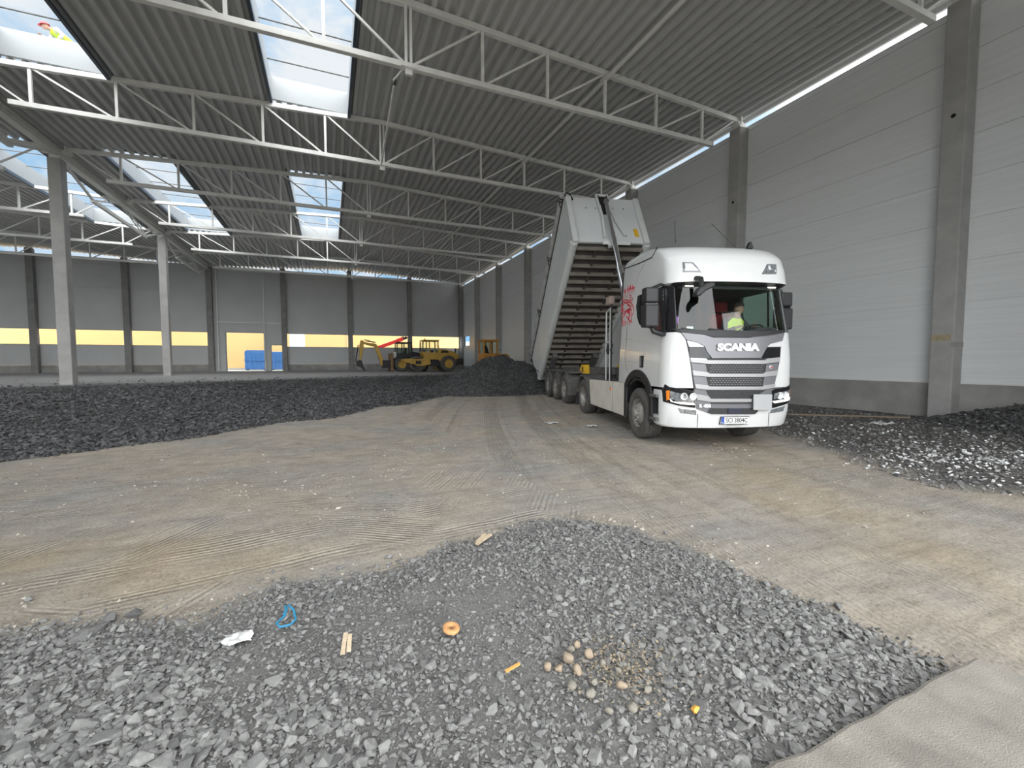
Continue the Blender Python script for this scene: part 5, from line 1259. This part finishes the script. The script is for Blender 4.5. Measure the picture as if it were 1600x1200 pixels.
x, y = .59, 2.28; z = gz1(x, y) + .06
o = MB().lathe([(.047, .0), (.048, .010), (.04, .016), (.015, .015), (.012, .0), (.015, -.004), (.04, -.004), (.047, .0)], (x, y, z), (.1, -.15, 1), 26).build('wooden_ring', M['bark']); tag(o, 'orange-brown oval ring lying on the grey stones', 'ring')
def splinter(name, pts_, label, m=None, w_=.018):
    mb = MB()
    for a, b in pts_: mb.bar(a, b, w_, w_ * .5)
    o = mb.build(name, m or M['wood']); tag(o, label, 'wood scrap'); return o
x, y = 1.19, 3.50; z = gz1(x, y) + .03
splinter('wood_splinter', [((x - .07, y - .05, z), (x + .10, y + .06, z + .02)), ((x - .05, y - .01, z), (x + .06, y + .09, z + .015))], 'split piece of pale wood at the far edge of the grey stones', w_=.03)
x, y = .04, 2.40; z = gz1(x, y) + .05
splinter('wood_splinter', [((x - .01, y - .08, z), (x + .01, y + .06, z + .02)), ((x + .02, y - .07, z), (x + .03, y + .04, z + .02))], 'pale upright wood chip between the blue rope and the ring', w_=.022)
x, y = -.63, 2.07 - .92; x, y = -.32, 1.16; z = gz1(x, y) + .06
splinter('stick', [((x - .07, y + .03, z), (x + .10, y - .01, z)), ((x + .02, y + .005, z), (x + .04, y - .03, z))], 'thin reddish stick at the bottom edge of the gravel', mat('reddish wood', (.38, .17, .10), .7), .012)
x, y = .80, 1.87; z = gz1(x, y) + .05
splinter('wood_splinter', [((x - .05, y, z), (x + .03, y + .012, z + .01))], 'tiny orange wood chip left of the tan cobbles', mat('orange wood', (.60, .30, .08), .7), .014)
single('brick_fragment', 1.44, 1.36, .05, BANK, mat('orange brick', (.62, .33, .06), .8), 'small orange fragment among grey stones near the bottom edge', 'fragment', dz=.04)
def scrap(x, y, s, label, m=None):
    mb = MB(); n = 7; v = []; 
    for i in range(n):
        for j in range(n):
            u, w_ = (i / (n - 1) - .5), (j / (n - 1) - .5)
            v.append((x + s * (u + .1 * math.sin(w_ * 9)), y + s * .8 * (w_ + .12 * math.sin(u * 8)), gz1(x, y) + .035 + s * .12 * math.sin(u * 11 + x) * math.cos(w_ * 9)))
    f = [(i * n + j, i * n + j + 1, (i + 1) * n + j + 1, (i + 1) * n + j) for i in range(n - 1) for j in range(n - 1)]
    mb.add(v, f); o = mb.build('plastic_scrap', m or M['plasticbag'], smooth=True); q = o.modifiers.new('t', 'SOLIDIFY'); q.thickness = .003
    tag(o, label, 'litter'); return o
scrap(-.50, 2.72, .13, 'crumpled pale plastic scrap on the stones left of the blue rope')
scrap(8.9, 7.2, .42, 'grey-white sheet scrap on the rubble right of the truck')
scrap(11.9, 6.0, .40, 'white sheet scrap at the foot of the nearest wall column')
scrap(5.15, 9.7, .26, 'white scrap on the earth beside the truck drive wheel')
scrap(5.75, 8.8, .20, 'pale scrap on the earth between the truck wheels')
# timber lath lying along the wall foot
a, b = (10.6, 9.0), (13.6, 6.2)
o = MB().bar((a[0], a[1], gz1(*a) + .05), (b[0], b[1], gz1(*b) + .05), .07, .04).build('timber_lath', mat('grey weathered wood', (.20, .16, .12), .85)); tag(o, 'long weathered lath lying in the rubble in front of the right wall', 'wood')
# ================================================================== site machines
def mwheel(parent, x, y, z, R, wd, rimm, name='wheel'):
    w_ = thing(name, '', '', (x, y, z)); del w_['label']; del w_['category']; w_.parent = parent; h = wd / 2
    MB().lathe([(R * .55, -h * .8), (R * .75, -h), (R * .95, -h * .9), (R, -h * .6), (R, h * .6), (R * .95, h * .9), (R * .75, h), (R * .55, h * .8), (R * .5, 0), (R * .55, -h * .8)], (0, 0, 0), (0, 1, 0), 32).build('tyre', M['rubber'], w_)
    MB().lathe([(R * .56, -h * .7), (R * .50, -h * .75), (R * .42, -h * .3), (R * .25, -h * .35), (R * .2, -h * .6), (.001, -h * .6), (.001, h * .6), (R * .2, h * .6), (R * .5, h * .75), (R * .56, h * .7)], (0, 0, 0), (0, 1, 0), 28).build('rim', rimm, w_)
    return w_
G5 = lambda x, y: gz1(x, y)
# ---- roller
gx_, gy_ = 9.3, 43.3
r = thing('road_roller', 'yellow single-drum road roller parked in front of the back wall', 'road roller', (gx_, gy_, G5(gx_, gy_)))
X_ = lambda x: x - gx_
MB().lathe([(.60, -1.05), (.74, -1.05), (.76, -1.02), (.76, 1.02), (.74, 1.05), (.60, 1.05), (.58, .95), (.001, .95)], (X_(7.9), 0, .76), (0, 1, 0), 40).lathe([(.60, -1.05), (.56, -.95), (.001, -.95)], (X_(7.9), 0, .76), (0, 1, 0), 40).build('drum', mat('worn drum steel', (.12, .115, .11), .55, .5, var=.2), r)
for s in (-1, 1):
    mb = MB(); mb.prism([(X_(6.75), 1.02), (X_(7.05), 1.30), (X_(7.6), 1.24), (X_(8.35), 1.24), (X_(8.5), 1.40), (X_(9.05), 1.34), (X_(9.15), .72), (X_(8.5), .62), (X_(7.9), .60), (X_(7.4), .78), (X_(6.85), .92)], 'y', s * 1.08, s * 1.18)
    fr = mb.build('drum_frame', M['yellow'], r, bevel=.02)
    MB().span((X_(7.66), s * 1.16, .76), (X_(8.2), s * 1.20, 1.08)).build('drum_motor', M['black'], fr, bevel=.04)
    for q in range(6): MB().lathe([(.03, 0), (.03, .03), (.001, .03)], (X_(6.95 + .38 * q), s * 1.18, 1.12 - .05 * (q % 2)), (0, s, 0), 8).build('bolt', M['black'], fr)
MB().span((X_(6.62), -1.15, .95), (X_(6.9), 1.15, 1.25)).build('front_beam', M['yellow'], r, bevel=.03)
MB().span((X_(8.9), -.5, .6), (X_(9.8), .5, 1.35)).build('articulation', M['black'], r)
# cab
cb = thing('cab', '', '', (X_(9.22), 0, 1.20)); del cb['label']; del cb['category']; cb.parent = r
MB().prism([(-.55, 0), (.84, 0), (.84, .70), (-.35, .70), (-.80, .80), (-.80, .58)], 'y', -.78, .78).build('cab_base', M['yellow'], cb, bevel=.03)
MB().prism([(-.82, 1.80), (.86, 1.80), (.82, 1.94), (-.74, 1.94)], 'y', -.86, .86).build('cab_roof', M['yellow'], cb, bevel=.05)
for s in (-1, 1):
    for a, b_ in (((-.78, .78), (-.74, 1.82)), ((-.12, .7), (-.12, 1.82)), ((.78, .68), (.74, 1.82))): MB().bar((a[0], s * .74, a[1]), (b_[0], s * .74, b_[1]), .09, .09).build('cab_post', M['yellow'] if a[0] > -.5 else M['black'], cb)
    MB().span((-.74, s * .73, .80), (.72, s * .735, 1.80)).build('cab_window', M['clearglass'], cb)
for x in (-.77, .76): MB().span((x - .004, -.7, .80), (x + .004, .7, 1.80)).build('cab_window', M['clearglass'], cb)
MB().tube((-.42, 0, 1.94), (-.42, 0, 2.10), .06, 10).build('beacon', M['amber'], cb)
MB().prism([(-.1, .1), (.35, .1), (.40, .95), (.20, .95), (.15, .45), (-.1, .4)], 'y', -.28, .28).build('operator_seat', M['black'], cb)
MB().span((-.62, -.3, .2), (-.45, .3, .95)).build('steering_console', M['black'], cb)
MB().prism([(X_(10.06), 1.0), (X_(10.06), 2.22), (X_(10.7), 2.22), (X_(11.5), 2.02), (X_(12.0), 1.70), (X_(12.15), 1.15), (X_(11.8), 1.0)], 'y', -.80, .80).build('engine_hood', M['yellow'], r, bevel=.06)
for s in (-1, 1): MB().prism([(X_(10.2), 1.86), (X_(10.35), 2.12), (X_(10.9), 2.08), (X_(11.0), 1.88)], 'y', s * .80, s * .83).build('air_grille', M['black'], r)
MB().span((X_(11.8), -.85, .70), (X_(12.55), .85, 1.30)).build('rear_counterweight', M['black'], r, bevel=.08)
MB().tube((X_(12.0), .3, 1.5), (X_(12.0), .3, 2.35), .08, 10).build('exhaust', M['black'], r)
MB().span((X_(9.3), -.75, .55), (X_(11.9), .75, 1.15)).build('rear_chassis', M['black'], r)
for s in (-1, 1): mwheel(r, X_(10.95), s * .85, .80, .80, .55, M['yellow'])
# ---- backhoe loader
gx_, gy_ = 6.8, 46.2
b = thing('backhoe_loader', 'backhoe loader with folded yellow digging arm, behind the road roller', 'backhoe loader', (gx_, gy_, G5(gx_, gy_)))
mb = MB(); mb.prism([(X_(5.15), .55), (X_(5.20), 1.0), (X_(4.62), 2.55), (X_(4.35), 2.80), (X_(4.15), 2.72), (X_(4.30), 2.35), (X_(4.75), 1.1), (X_(4.85), .6)], 'y', -.17, .17).prism([(X_(4.6), 2.45), (X_(4.45), 2.78), (X_(3.1), 3.0), (X_(3.0), 2.85), (X_(4.0), 2.55)], 'y', -.15, .15)
mb.build('boom', M['yellow'], b, bevel=.03)
MB().prism([(X_(2.95), 3.15), (X_(3.25), 3.1), (X_(3.22), 2.3), (X_(2.95), 1.15), (X_(2.78), 1.15), (X_(2.80), 2.6)], 'y', -.14, .14).build('dipper_arm', M['yellow'], b, bevel=.03)
MB().prism([(X_(2.72), 1.2), (X_(3.0), 1.15), (X_(3.15), .55), (X_(3.35), .12), (X_(3.2), .10), (X_(2.9), .45), (X_(2.55), .55), (X_(2.45), .95)], 'y', -.30, .30).build('bucket', M['black'], b)
for p, q in (((4.75, 1.2), (4.25, 2.75)), ((4.4, 2.95), (3.3, 3.22)), ((2.72, 2.7), (2.45, 1.0)), ((2.45, 1.0), (2.7, .9))):
    MB().tube((X_(p[0]), .2, p[1]), (X_(q[0]), .2, q[1]), .05, 8).build('ram', M['black'], b)
MB().path([(X_(4.9), .1, 1.0), (X_(4.6), .18, 2.2), (X_(4.1), .18, 3.0), (X_(3.4), .12, 3.05)], .035, 6).build('hose', M['black'], b)
MB().span((X_(5.0), -.5, .35), (X_(5.75), .5, 1.15)).build('kingpost', M['black'], b)
for s in (-1, 1):
    MB().span((X_(5.72), s * .95 - .12, .05), (X_(5.98), s * .95 + .12, 1.85)).build('stabiliser', mat('brown painted steel', (.22, .13, .06), .6), b, bevel=.02)
    MB().span((X_(5.6), s * 1.05 - .25, -.02), (X_(6.1), s * 1.05 + .25, .06)).build('stabiliser_foot', M['black'], b)
    mwheel(b, X_(6.85), s * .85, .72, .74, .45, M['yellow']); mwheel(b, X_(9.0), s * .85, .52, .54, .35, M['yellow'])
    MB().prism([(X_(6.15), 1.0), (X_(6.3), 1.6), (X_(7.5), 1.6), (X_(7.7), 1.0), (X_(7.5), 1.45), (X_(6.4), 1.45)], 'y', s * .6, s * 1.08).build('rear_fender', M['black'], b)
MB().span((X_(6.0), -.62, .55), (X_(9.6), .62, 1.35)).build('chassis', M['black'], b)
MB().prism([(X_(7.9), 1.3), (X_(7.9), 2.05), (X_(9.5), 1.8), (X_(9.6), 1.3)], 'y', -.55, .55).build('engine_hood', M['black'], b, bevel=.04)
MB().span((X_(6.18), -.55, 1.35), (X_(6.5), .55, 1.98)).build('white_panel', M['white'], b, bevel=.05)
cb = thing('cab', '', '', (X_(7.1), 0, 1.5)); del cb['label']; del cb['category']; cb.parent = b
MB().prism([(-.80, 1.36), (.85, 1.36), (.78, 1.50), (-.70, 1.50)], 'y', -.80, .80).build('cab_roof', M['black'], cb, bevel=.04)
MB().span((-.75, -.7, -.1), (.75, .7, .35)).build('cab_base', M['black'], cb)
for s in (-1, 1):
    for x in (-.72, .0, .74): MB().bar((x, s * .70, .3), (x * .95, s * .68, 1.4), .09, .09).build('cab_post', M['black'], cb)
    MB().span((-.70, s * .69, .35), (.72, s * .695, 1.38)).build('cab_window', M['clearglass'], cb)
MB().prism([(-.1, .1), (.3, .1), (.35, .95), (.2, .95), (.15, .45), (-.1, .4)], 'y', -.25, .25).build('operator_seat', M['black'], cb)
mb = MB(); mb.bar((X_(8.3), -.5, 1.3), (X_(10.6), -.5, .9), .14, .22).bar((X_(8.3), .5, 1.3), (X_(10.6), .5, .9), .14, .22); mb.build('loader_arm', M['yellow'], b)
MB().prism([(X_(10.5), .1), (X_(10.5), 1.0), (X_(11.2), .15), (X_(11.2), .05)], 'y', -1.1, 1.1).build('loader_bucket', M['yellow'], b)
MB().tube((X_(7.95), -.3, 1.9), (X_(7.95), -.3, 2.75), .05, 8).build('exhaust', M['black'], b)
# ---- dozer
gx_, gy_ = 12.1, 32.3
d = thing('bulldozer', 'small faded orange bulldozer standing behind the tallest gravel heap', 'bulldozer', (gx_, gy_, G5(gx_, gy_)))
for s in (-1, 1):
    MB().prism([(X_(10.7), .25), (X_(10.95), .02), (X_(13.2), .02), (X_(13.5), .28), (X_(13.4), .62), (X_(13.1), .78), (X_(11.0), .78), (X_(10.75), .6)], 'y', s * .75, s * 1.2).build('track', M['black'], d, bevel=.06)
    for q in range(5): MB().lathe([(.001, 0), (.15, 0), (.15, .04), (.001, .04)], (X_(11.1 + .48 * q), s * 1.2, .30), (0, s, 0), 14).build('track_roller', M['orange'], d)
MB().prism([(X_(10.9), .7), (X_(10.9), 1.35), (X_(11.9), 1.35), (X_(11.9), 1.62), (X_(12.95), 1.62), (X_(13.1), 1.45), (X_(13.1), .7)], 'y', -.6, .6).build('engine_hood', M['orange'], d, bevel=.04)
MB().span((X_(12.98), -.5, .85), (X_(13.14), .5, 1.5)).build('radiator_grille', M['black'], d)
cb = thing('cab', '', '', (X_(11.5), 0, 1.3)); del cb['label']; del cb['category']; cb.parent = d
MB().span((-.62, -.66, 1.28), (.78, .66, 1.42)).build('cab_roof', M['orange'], cb, bevel=.04)
MB().span((-.55, -.6, -.1), (.6, .6, .35)).build('cab_base', M['orange'], cb)
for s in (-1, 1):
    for x in (-.52, .02, .58): MB().bar((x, s * .56, .3), (x, s * .56, 1.32), .10, .10).build('cab_post', M['orange'], cb)
    MB().span((-.50, s * .555, .35), (.58, s * .56, 1.28)).build('cab_window', M['clearglass'], cb)
MB().prism([(-.2, .1), (.2, .1), (.0, .45), (-.15, .95), (-.3, .95)], 'y', -.25, .25).build('operator_seat', M['black'], cb)
mb = MB(); mb.prism([(X_(13.9), .05), (X_(14.1), .05), (X_(13.95), .5), (X_(14.1), 1.0), (X_(14.0), 1.05), (X_(13.8), .5)], 'y', -1.45, 1.45); mb.build('blade', M['chassis'], d)
for s in (-1, 1): MB().bar((X_(11.6), s * 1.28, .35), (X_(13.95), s * 1.28, .4), .12, .16).build('push_arm', M['orange'], d)
MB().tube((X_(12.4), .2, 1.6), (X_(12.4), .2, 2.2), .05, 8).build('exhaust', M['black'], d)

# ================================================================== people
def skinned(name, nodes, edges, m, parent=None, sub=1, root=0):
    """nodes: (position, radius); grown with a Skin modifier"""
    bm = bmesh.new(); sl = bm.verts.layers.skin.verify()
    vs = [bm.verts.new(p) for p, _ in nodes]
    for v, (p, r_) in zip(vs, nodes):
        rr = r_ if isinstance(r_, tuple) else (r_, r_); v[sl].radius = rr
    vs[root][sl].use_root = True
    for a, c in edges: bm.edges.new((vs[a], vs[c]))
    me = bpy.data.meshes.new(name); bm.to_mesh(me); bm.free(); me.materials.append(m)
    o = bpy.data.objects.new(name, me); COL.objects.link(o)
    if parent: o.parent = parent
    k = o.modifiers.new('skin', 'SKIN'); k.use_smooth_shade = True
    q = o.modifiers.new('sub', 'SUBSURF'); q.levels = q.render_levels = sub
    return o
def head(parent, c, face, tilt=0.0, sc=1.0):
    """head with brow, nose, mouth, chin and ears; face = direction looked at"""
    f = Vector(face).normalized(); up = Vector((0, 0, 1)); s = f.cross(up).normalized(); u = s.cross(f)
    if tilt: R_ = Matrix.Rotation(tilt, 3, f); s = R_ @ s; u = R_ @ u
    mb = MB(); n, k = 24, 16; v = []
    for i in range(k + 1):
        ph = PI * i / k
        for j in range(n):
            th = 2 * PI * j / n; x = math.sin(ph) * math.cos(th); y = math.sin(ph) * math.sin(th); z = -math.cos(ph)
            r_ = Vector((x * .078, y * .098, z * .118))
            if z < -.2: r_.x *= 1 + .35 * (z + .2); r_.y += .012 * (-z)                       # jaw
            if y > .75 and -.35 < z < .18: r_.y += .024 * math.exp(-(x / .16) ** 2) * (1 - abs(z + .10) / .32)   # nose
            if y > .6 and .02 < z < .22: r_.y -= .008 * math.exp(-((abs(x) - .38) / .16) ** 2)           # eye sockets
            if y > .7 and -.58 < z < -.44: r_.y += .006 * math.exp(-(x / .3) ** 2)                       # lips
            v.append(Vector(c) + (s * r_.x + f * r_.y + u * r_.z) * sc)
    fcs = [(i * n + j, i * n + (j + 1) % n, (i + 1) * n + (j + 1) % n, (i + 1) * n + j) for i in range(k) for j in range(n)]
    mb.add(v, fcs, 0, True)
    for e in (-1, 1): mb.sphere(Vector(c) + (s * (.079 * e) - f * .008 + u * -.005) * sc, .022 * sc, 10, sc=(.7, .9, 1.3))
    for e in (-1, 1): mb.sphere(Vector(c) + (s * (.031 * e) + f * .083 + u * .014) * sc, .012 * sc, 8, mi=1)
    return mb, f, s, u
def fingers(nodes, edges, wrist, palm, d, side, r_=.0085):
    """palm and five fingers grown from the wrist node"""
    d = Vector(d).normalized(); side = Vector(side).normalized(); nrm = d.cross(side)
    W = Vector(nodes[wrist][0]); p0 = len(nodes); nodes.append((W + d * .055, (.034, .020))); edges.append((wrist, p0))
    for q, L in zip((-.027, -.009, .009, .027), (.062, .072, .067, .052)):
        a = len(nodes); b0 = W + d * .09 + side * q
        nodes += [(b0, r_), (b0 + d * L * .5 + nrm * .012, r_), (b0 + d * L * .75 + nrm * .038, r_ * .9)]; edges += [(p0, a), (a, a + 1), (a + 1, a + 2)]
    a = len(nodes); b0 = W + d * .04 - side * .038
    nodes += [(b0, .010), (b0 + d * .035 - side * .018 + nrm * .012, .009), (b0 + d * .06 - side * .016 + nrm * .028, .008)]; edges += [(p0, a), (a, a + 1), (a + 1, a + 2)]
def person(label, J, face, tilt, vest, trousers, sleeves, headgear, parent_loc=None, scale=1.0):
    """J: joint positions; one continuous body, clothing as children"""
    base = min((J[k] for k in ('ankleL', 'ankleR')), key=lambda p: p[2])
    p = thing('person', label, 'person', (base[0], base[1], base[2] - .07)); off = Vector(p.location)
    if parent_loc is not None: pass
    P = {k: Vector(v) - off for k, v in J.items()}
    names = ['pelvis', 'waist', 'chest', 'neck', 'headbase', 'shoulderL', 'elbowL', 'wristL', 'shoulderR', 'elbowR', 'wristR', 'hipL', 'kneeL', 'ankleL', 'toeL', 'hipR', 'kneeR', 'ankleR', 'toeR']
    rad = dict(pelvis=(.14, .11), waist=(.13, .10), chest=(.15, .11), neck=.058, headbase=.055, shoulderL=.062, shoulderR=.062, elbowL=.043, elbowR=.043, wristL=.029, wristR=.029, hipL=.085, hipR=.085, kneeL=.058, kneeR=.058, ankleL=.042, ankleR=.042, toeL=.035, toeR=.035)
    P['collar'] = P['chest'] + (P['neck'] - P['chest']) * .72; rad['collar'] = .060
    P['headbase'] = P['head'] - (P['head'] - P['neck']) * .35
    ix = {k: i for i, k in enumerate(names)}
    thin = dict(pelvis=.62, waist=.62, chest=.58, shoulderL=.70, shoulderR=.70, elbowL=.85, elbowR=.85, hipL=.8, hipR=.8, kneeL=.85, kneeR=.85)   # the body under its clothes
    tr = lambda k: tuple(q * thin.get(k, 1) for q in rad[k]) if isinstance(rad[k], tuple) else rad[k] * thin.get(k, 1)
    nodes = [(P[k], tr(k)) for k in names]
    ed = [('pelvis', 'waist'), ('waist', 'chest'), ('chest', 'neck'), ('neck', 'headbase'), ('chest', 'shoulderL'), ('shoulderL', 'elbowL'), ('elbowL', 'wristL'), ('chest', 'shoulderR'), ('shoulderR', 'elbowR'), ('elbowR', 'wristR'), ('pelvis', 'hipL'), ('hipL', 'kneeL'), ('kneeL', 'ankleL'), ('ankleL', 'toeL'), ('pelvis', 'hipR'), ('hipR', 'kneeR'), ('kneeR', 'ankleR'), ('ankleR', 'toeR')]
    edges = [(ix[a], ix[c]) for a, c in ed]
    for sd in 'LR':
        dd = P['wrist' + sd] - P['elbow' + sd]; s_ = dd.cross(Vector((0, 0, 1)));
        if s_.length < .01: s_ = Vector((1, 0, 0))
        fingers(nodes, edges, ix['wrist' + sd], None, dd, s_ * (1 if sd == 'R' else -1))
    body = skinned('body', nodes, edges, M['skin'], p, 1)
    baked(body)
    hb, f, s, u = head(p, P['head'], face, tilt)
    hd = hb.build('head', [M['skin'], M['ink']], None, smooth=True)
    # one body: join head into the body mesh
    bm = bmesh.new(); bm.from_mesh(body.data); bm.from_mesh(hd.data); bm.to_mesh(body.data); bm.free(); body.data.materials.append(M['ink'])
    bpy.data.objects.remove(hd)
    def cloth(nm, keys, e, m, grow):
        k = {q: i for i, q in enumerate(keys)}
        r2 = lambda q: tuple(z + grow for z in rad[q]) if isinstance(rad[q], tuple) else rad[q] + grow
        return skinned(nm, [(P[q], r2(q)) for q in keys], [(k[a], k[c]) for a, c in e], m, p, 1)
    cloth('sleeved_shirt', ['waist', 'chest', 'collar', 'shoulderL', 'elbowL', 'shoulderR', 'elbowR', 'wristL', 'wristR'], [('waist', 'chest'), ('chest', 'collar'), ('chest', 'shoulderL'), ('shoulderL', 'elbowL'), ('elbowL', 'wristL'), ('chest', 'shoulderR'), ('shoulderR', 'elbowR'), ('elbowR', 'wristR')], sleeves, .012)
    cloth('vest', ['pelvis', 'waist', 'chest', 'collar', 'shoulderL', 'shoulderR'], [('pelvis', 'waist'), ('waist', 'chest'), ('chest', 'collar'), ('chest', 'shoulderL'), ('chest', 'shoulderR')], vest, .022)
    cloth('trousers', ['pelvis', 'hipL', 'kneeL', 'ankleL', 'hipR', 'kneeR', 'ankleR'], [('pelvis', 'hipL'), ('hipL', 'kneeL'), ('kneeL', 'ankleL'), ('pelvis', 'hipR'), ('hipR', 'kneeR'), ('kneeR', 'ankleR')], trousers, .018)
    for sd in 'LR':
        skinned('boot', [(P['ankle' + sd] + Vector((0, 0, .06)), .055), (P['ankle' + sd] - Vector((0, 0, .02)), .055), (P['toe' + sd], .045)], [(0, 1), (1, 2)], M['black'], p, 1)
    c = P['head']
    mb = MB(); k = len(mb.v); n, m_ = 24, 8; v = []
    R0 = (.092, .112, .128) if headgear == 'hair' else (.108, .128, .135)
    z0 = .15 if headgear == 'hair' else .20
    for i in range(m_ + 1):
        ph = (PI / 2 - math.asin(z0)) * (1 - i / m_)
        for j in range(n):
            th = 2 * PI * j / n; x, y, z = math.sin(ph) * math.cos(th), math.sin(ph) * math.sin(th), math.cos(ph)
            lift = .05 * max(0, y) * (1 - i / m_) if headgear == 'hair' else 0
            v.append(c + s * x * R0[0] + f * (y * R0[1] - .006) + u * (z * R0[2] + lift * .5))
    mb.add(v, [(i * n + j, i * n + (j + 1) % n, (i + 1) * n + (j + 1) % n, (i + 1) * n + j) for i in range(m_) for j in range(n)], 0, True)
    if headgear == 'hair': mb.build('hair', M['hair'], p, smooth=True)
    else:
        h = mb.build('helmet', M['helmet'], p, smooth=True)
        v = []; 
        for j in range(n):
            th = 2 * PI * j / n; y = math.sin(th); e = .018 + .05 * max(0, y)
            for rr in (0, e): v.append(c + s * math.cos(th) * (R0[0] + rr) * .98 + f * (y * (R0[1] + rr) * .98 - .006) + u * (z0 * R0[2] - rr * .25))
        MB().add(v, [(2 * j, 2 * j + 1, (2 * j + 3) % (2 * n), (2 * j + 2) % (2 * n)) for j in range(n)], 0, True).build('helmet_brim', M['helmet'], h)
    return p
TM = Matrix.Translation((7.027, 6.875, .015)) @ Matrix.Rotation(TRUCK_YAW, 4, 'Z')
T_ = lambda x, y, z: tuple(TM @ Vector((x, y, z)))
fdir = TM.to_3x3() @ Vector((.35, -1, -.12))
person('seated driver in hi-vis yellow vest with hands on the steering wheel, behind the windscreen',
       dict(pelvis=T_(.66, -.14, 1.90), waist=T_(.66, -.17, 2.06), chest=T_(.67, -.26, 2.30), neck=T_(.68, -.34, 2.48), head=T_(.69, -.39, 2.62),
            shoulderL=T_(.87, -.27, 2.36), elbowL=T_(.96, -.42, 2.14), wristL=T_(.84, -.66, 2.22), shoulderR=T_(.47, -.27, 2.36), elbowR=T_(.38, -.42, 2.14), wristR=T_(.47, -.66, 2.22),
            hipL=T_(.76, -.18, 1.86), kneeL=T_(.80, -.60, 1.92), ankleL=T_(.79, -.74, 1.50), toeL=T_(.79, -.90, 1.46), hipR=T_(.56, -.18, 1.86), kneeR=T_(.53, -.60, 1.92), ankleR=T_(.54, -.74, 1.50), toeR=T_(.54, -.90, 1.46)),
       fdir, 0, M['hivis'], M['darkcloth'], M['darkcloth'], 'hair')
zr = ZD(-8.0) + .21
person('roof worker in red helmet and yellow vest bending over the skylight curb',
       dict(pelvis=(-8.05, 20.98, zr + .94), waist=(-8.18, 20.84, zr + 1.16), chest=(-8.52, 20.64, zr + 1.35), neck=(-8.655, 20.56, zr + 1.39), head=(-8.74, 20.52, zr + 1.43),
            shoulderL=(-8.66, 20.78, zr + 1.36), elbowL=(-8.66, 20.60, zr + 1.02), wristL=(-8.72, 20.28, zr + .95), shoulderR=(-8.42, 20.46, zr + 1.38), elbowR=(-8.22, 20.36, zr + 1.16), wristR=(-8.26, 20.20, zr + .94),
            hipL=(-8.16, 21.04, zr + .90), kneeL=(-8.22, 20.92, zr + .48), ankleL=(-8.20, 21.06, zr + .08), toeL=(-8.26, 20.90, zr + .04), hipR=(-7.94, 21.0, zr + .90), kneeR=(-7.92, 20.88, zr + .48), ankleR=(-7.90, 21.04, zr + .08), toeR=(-7.92, 20.88, zr + .04)),
       (-.75, -.55, -.35), .1, M['hivis'], M['darkcloth'], M['cloth'], 'helmet')
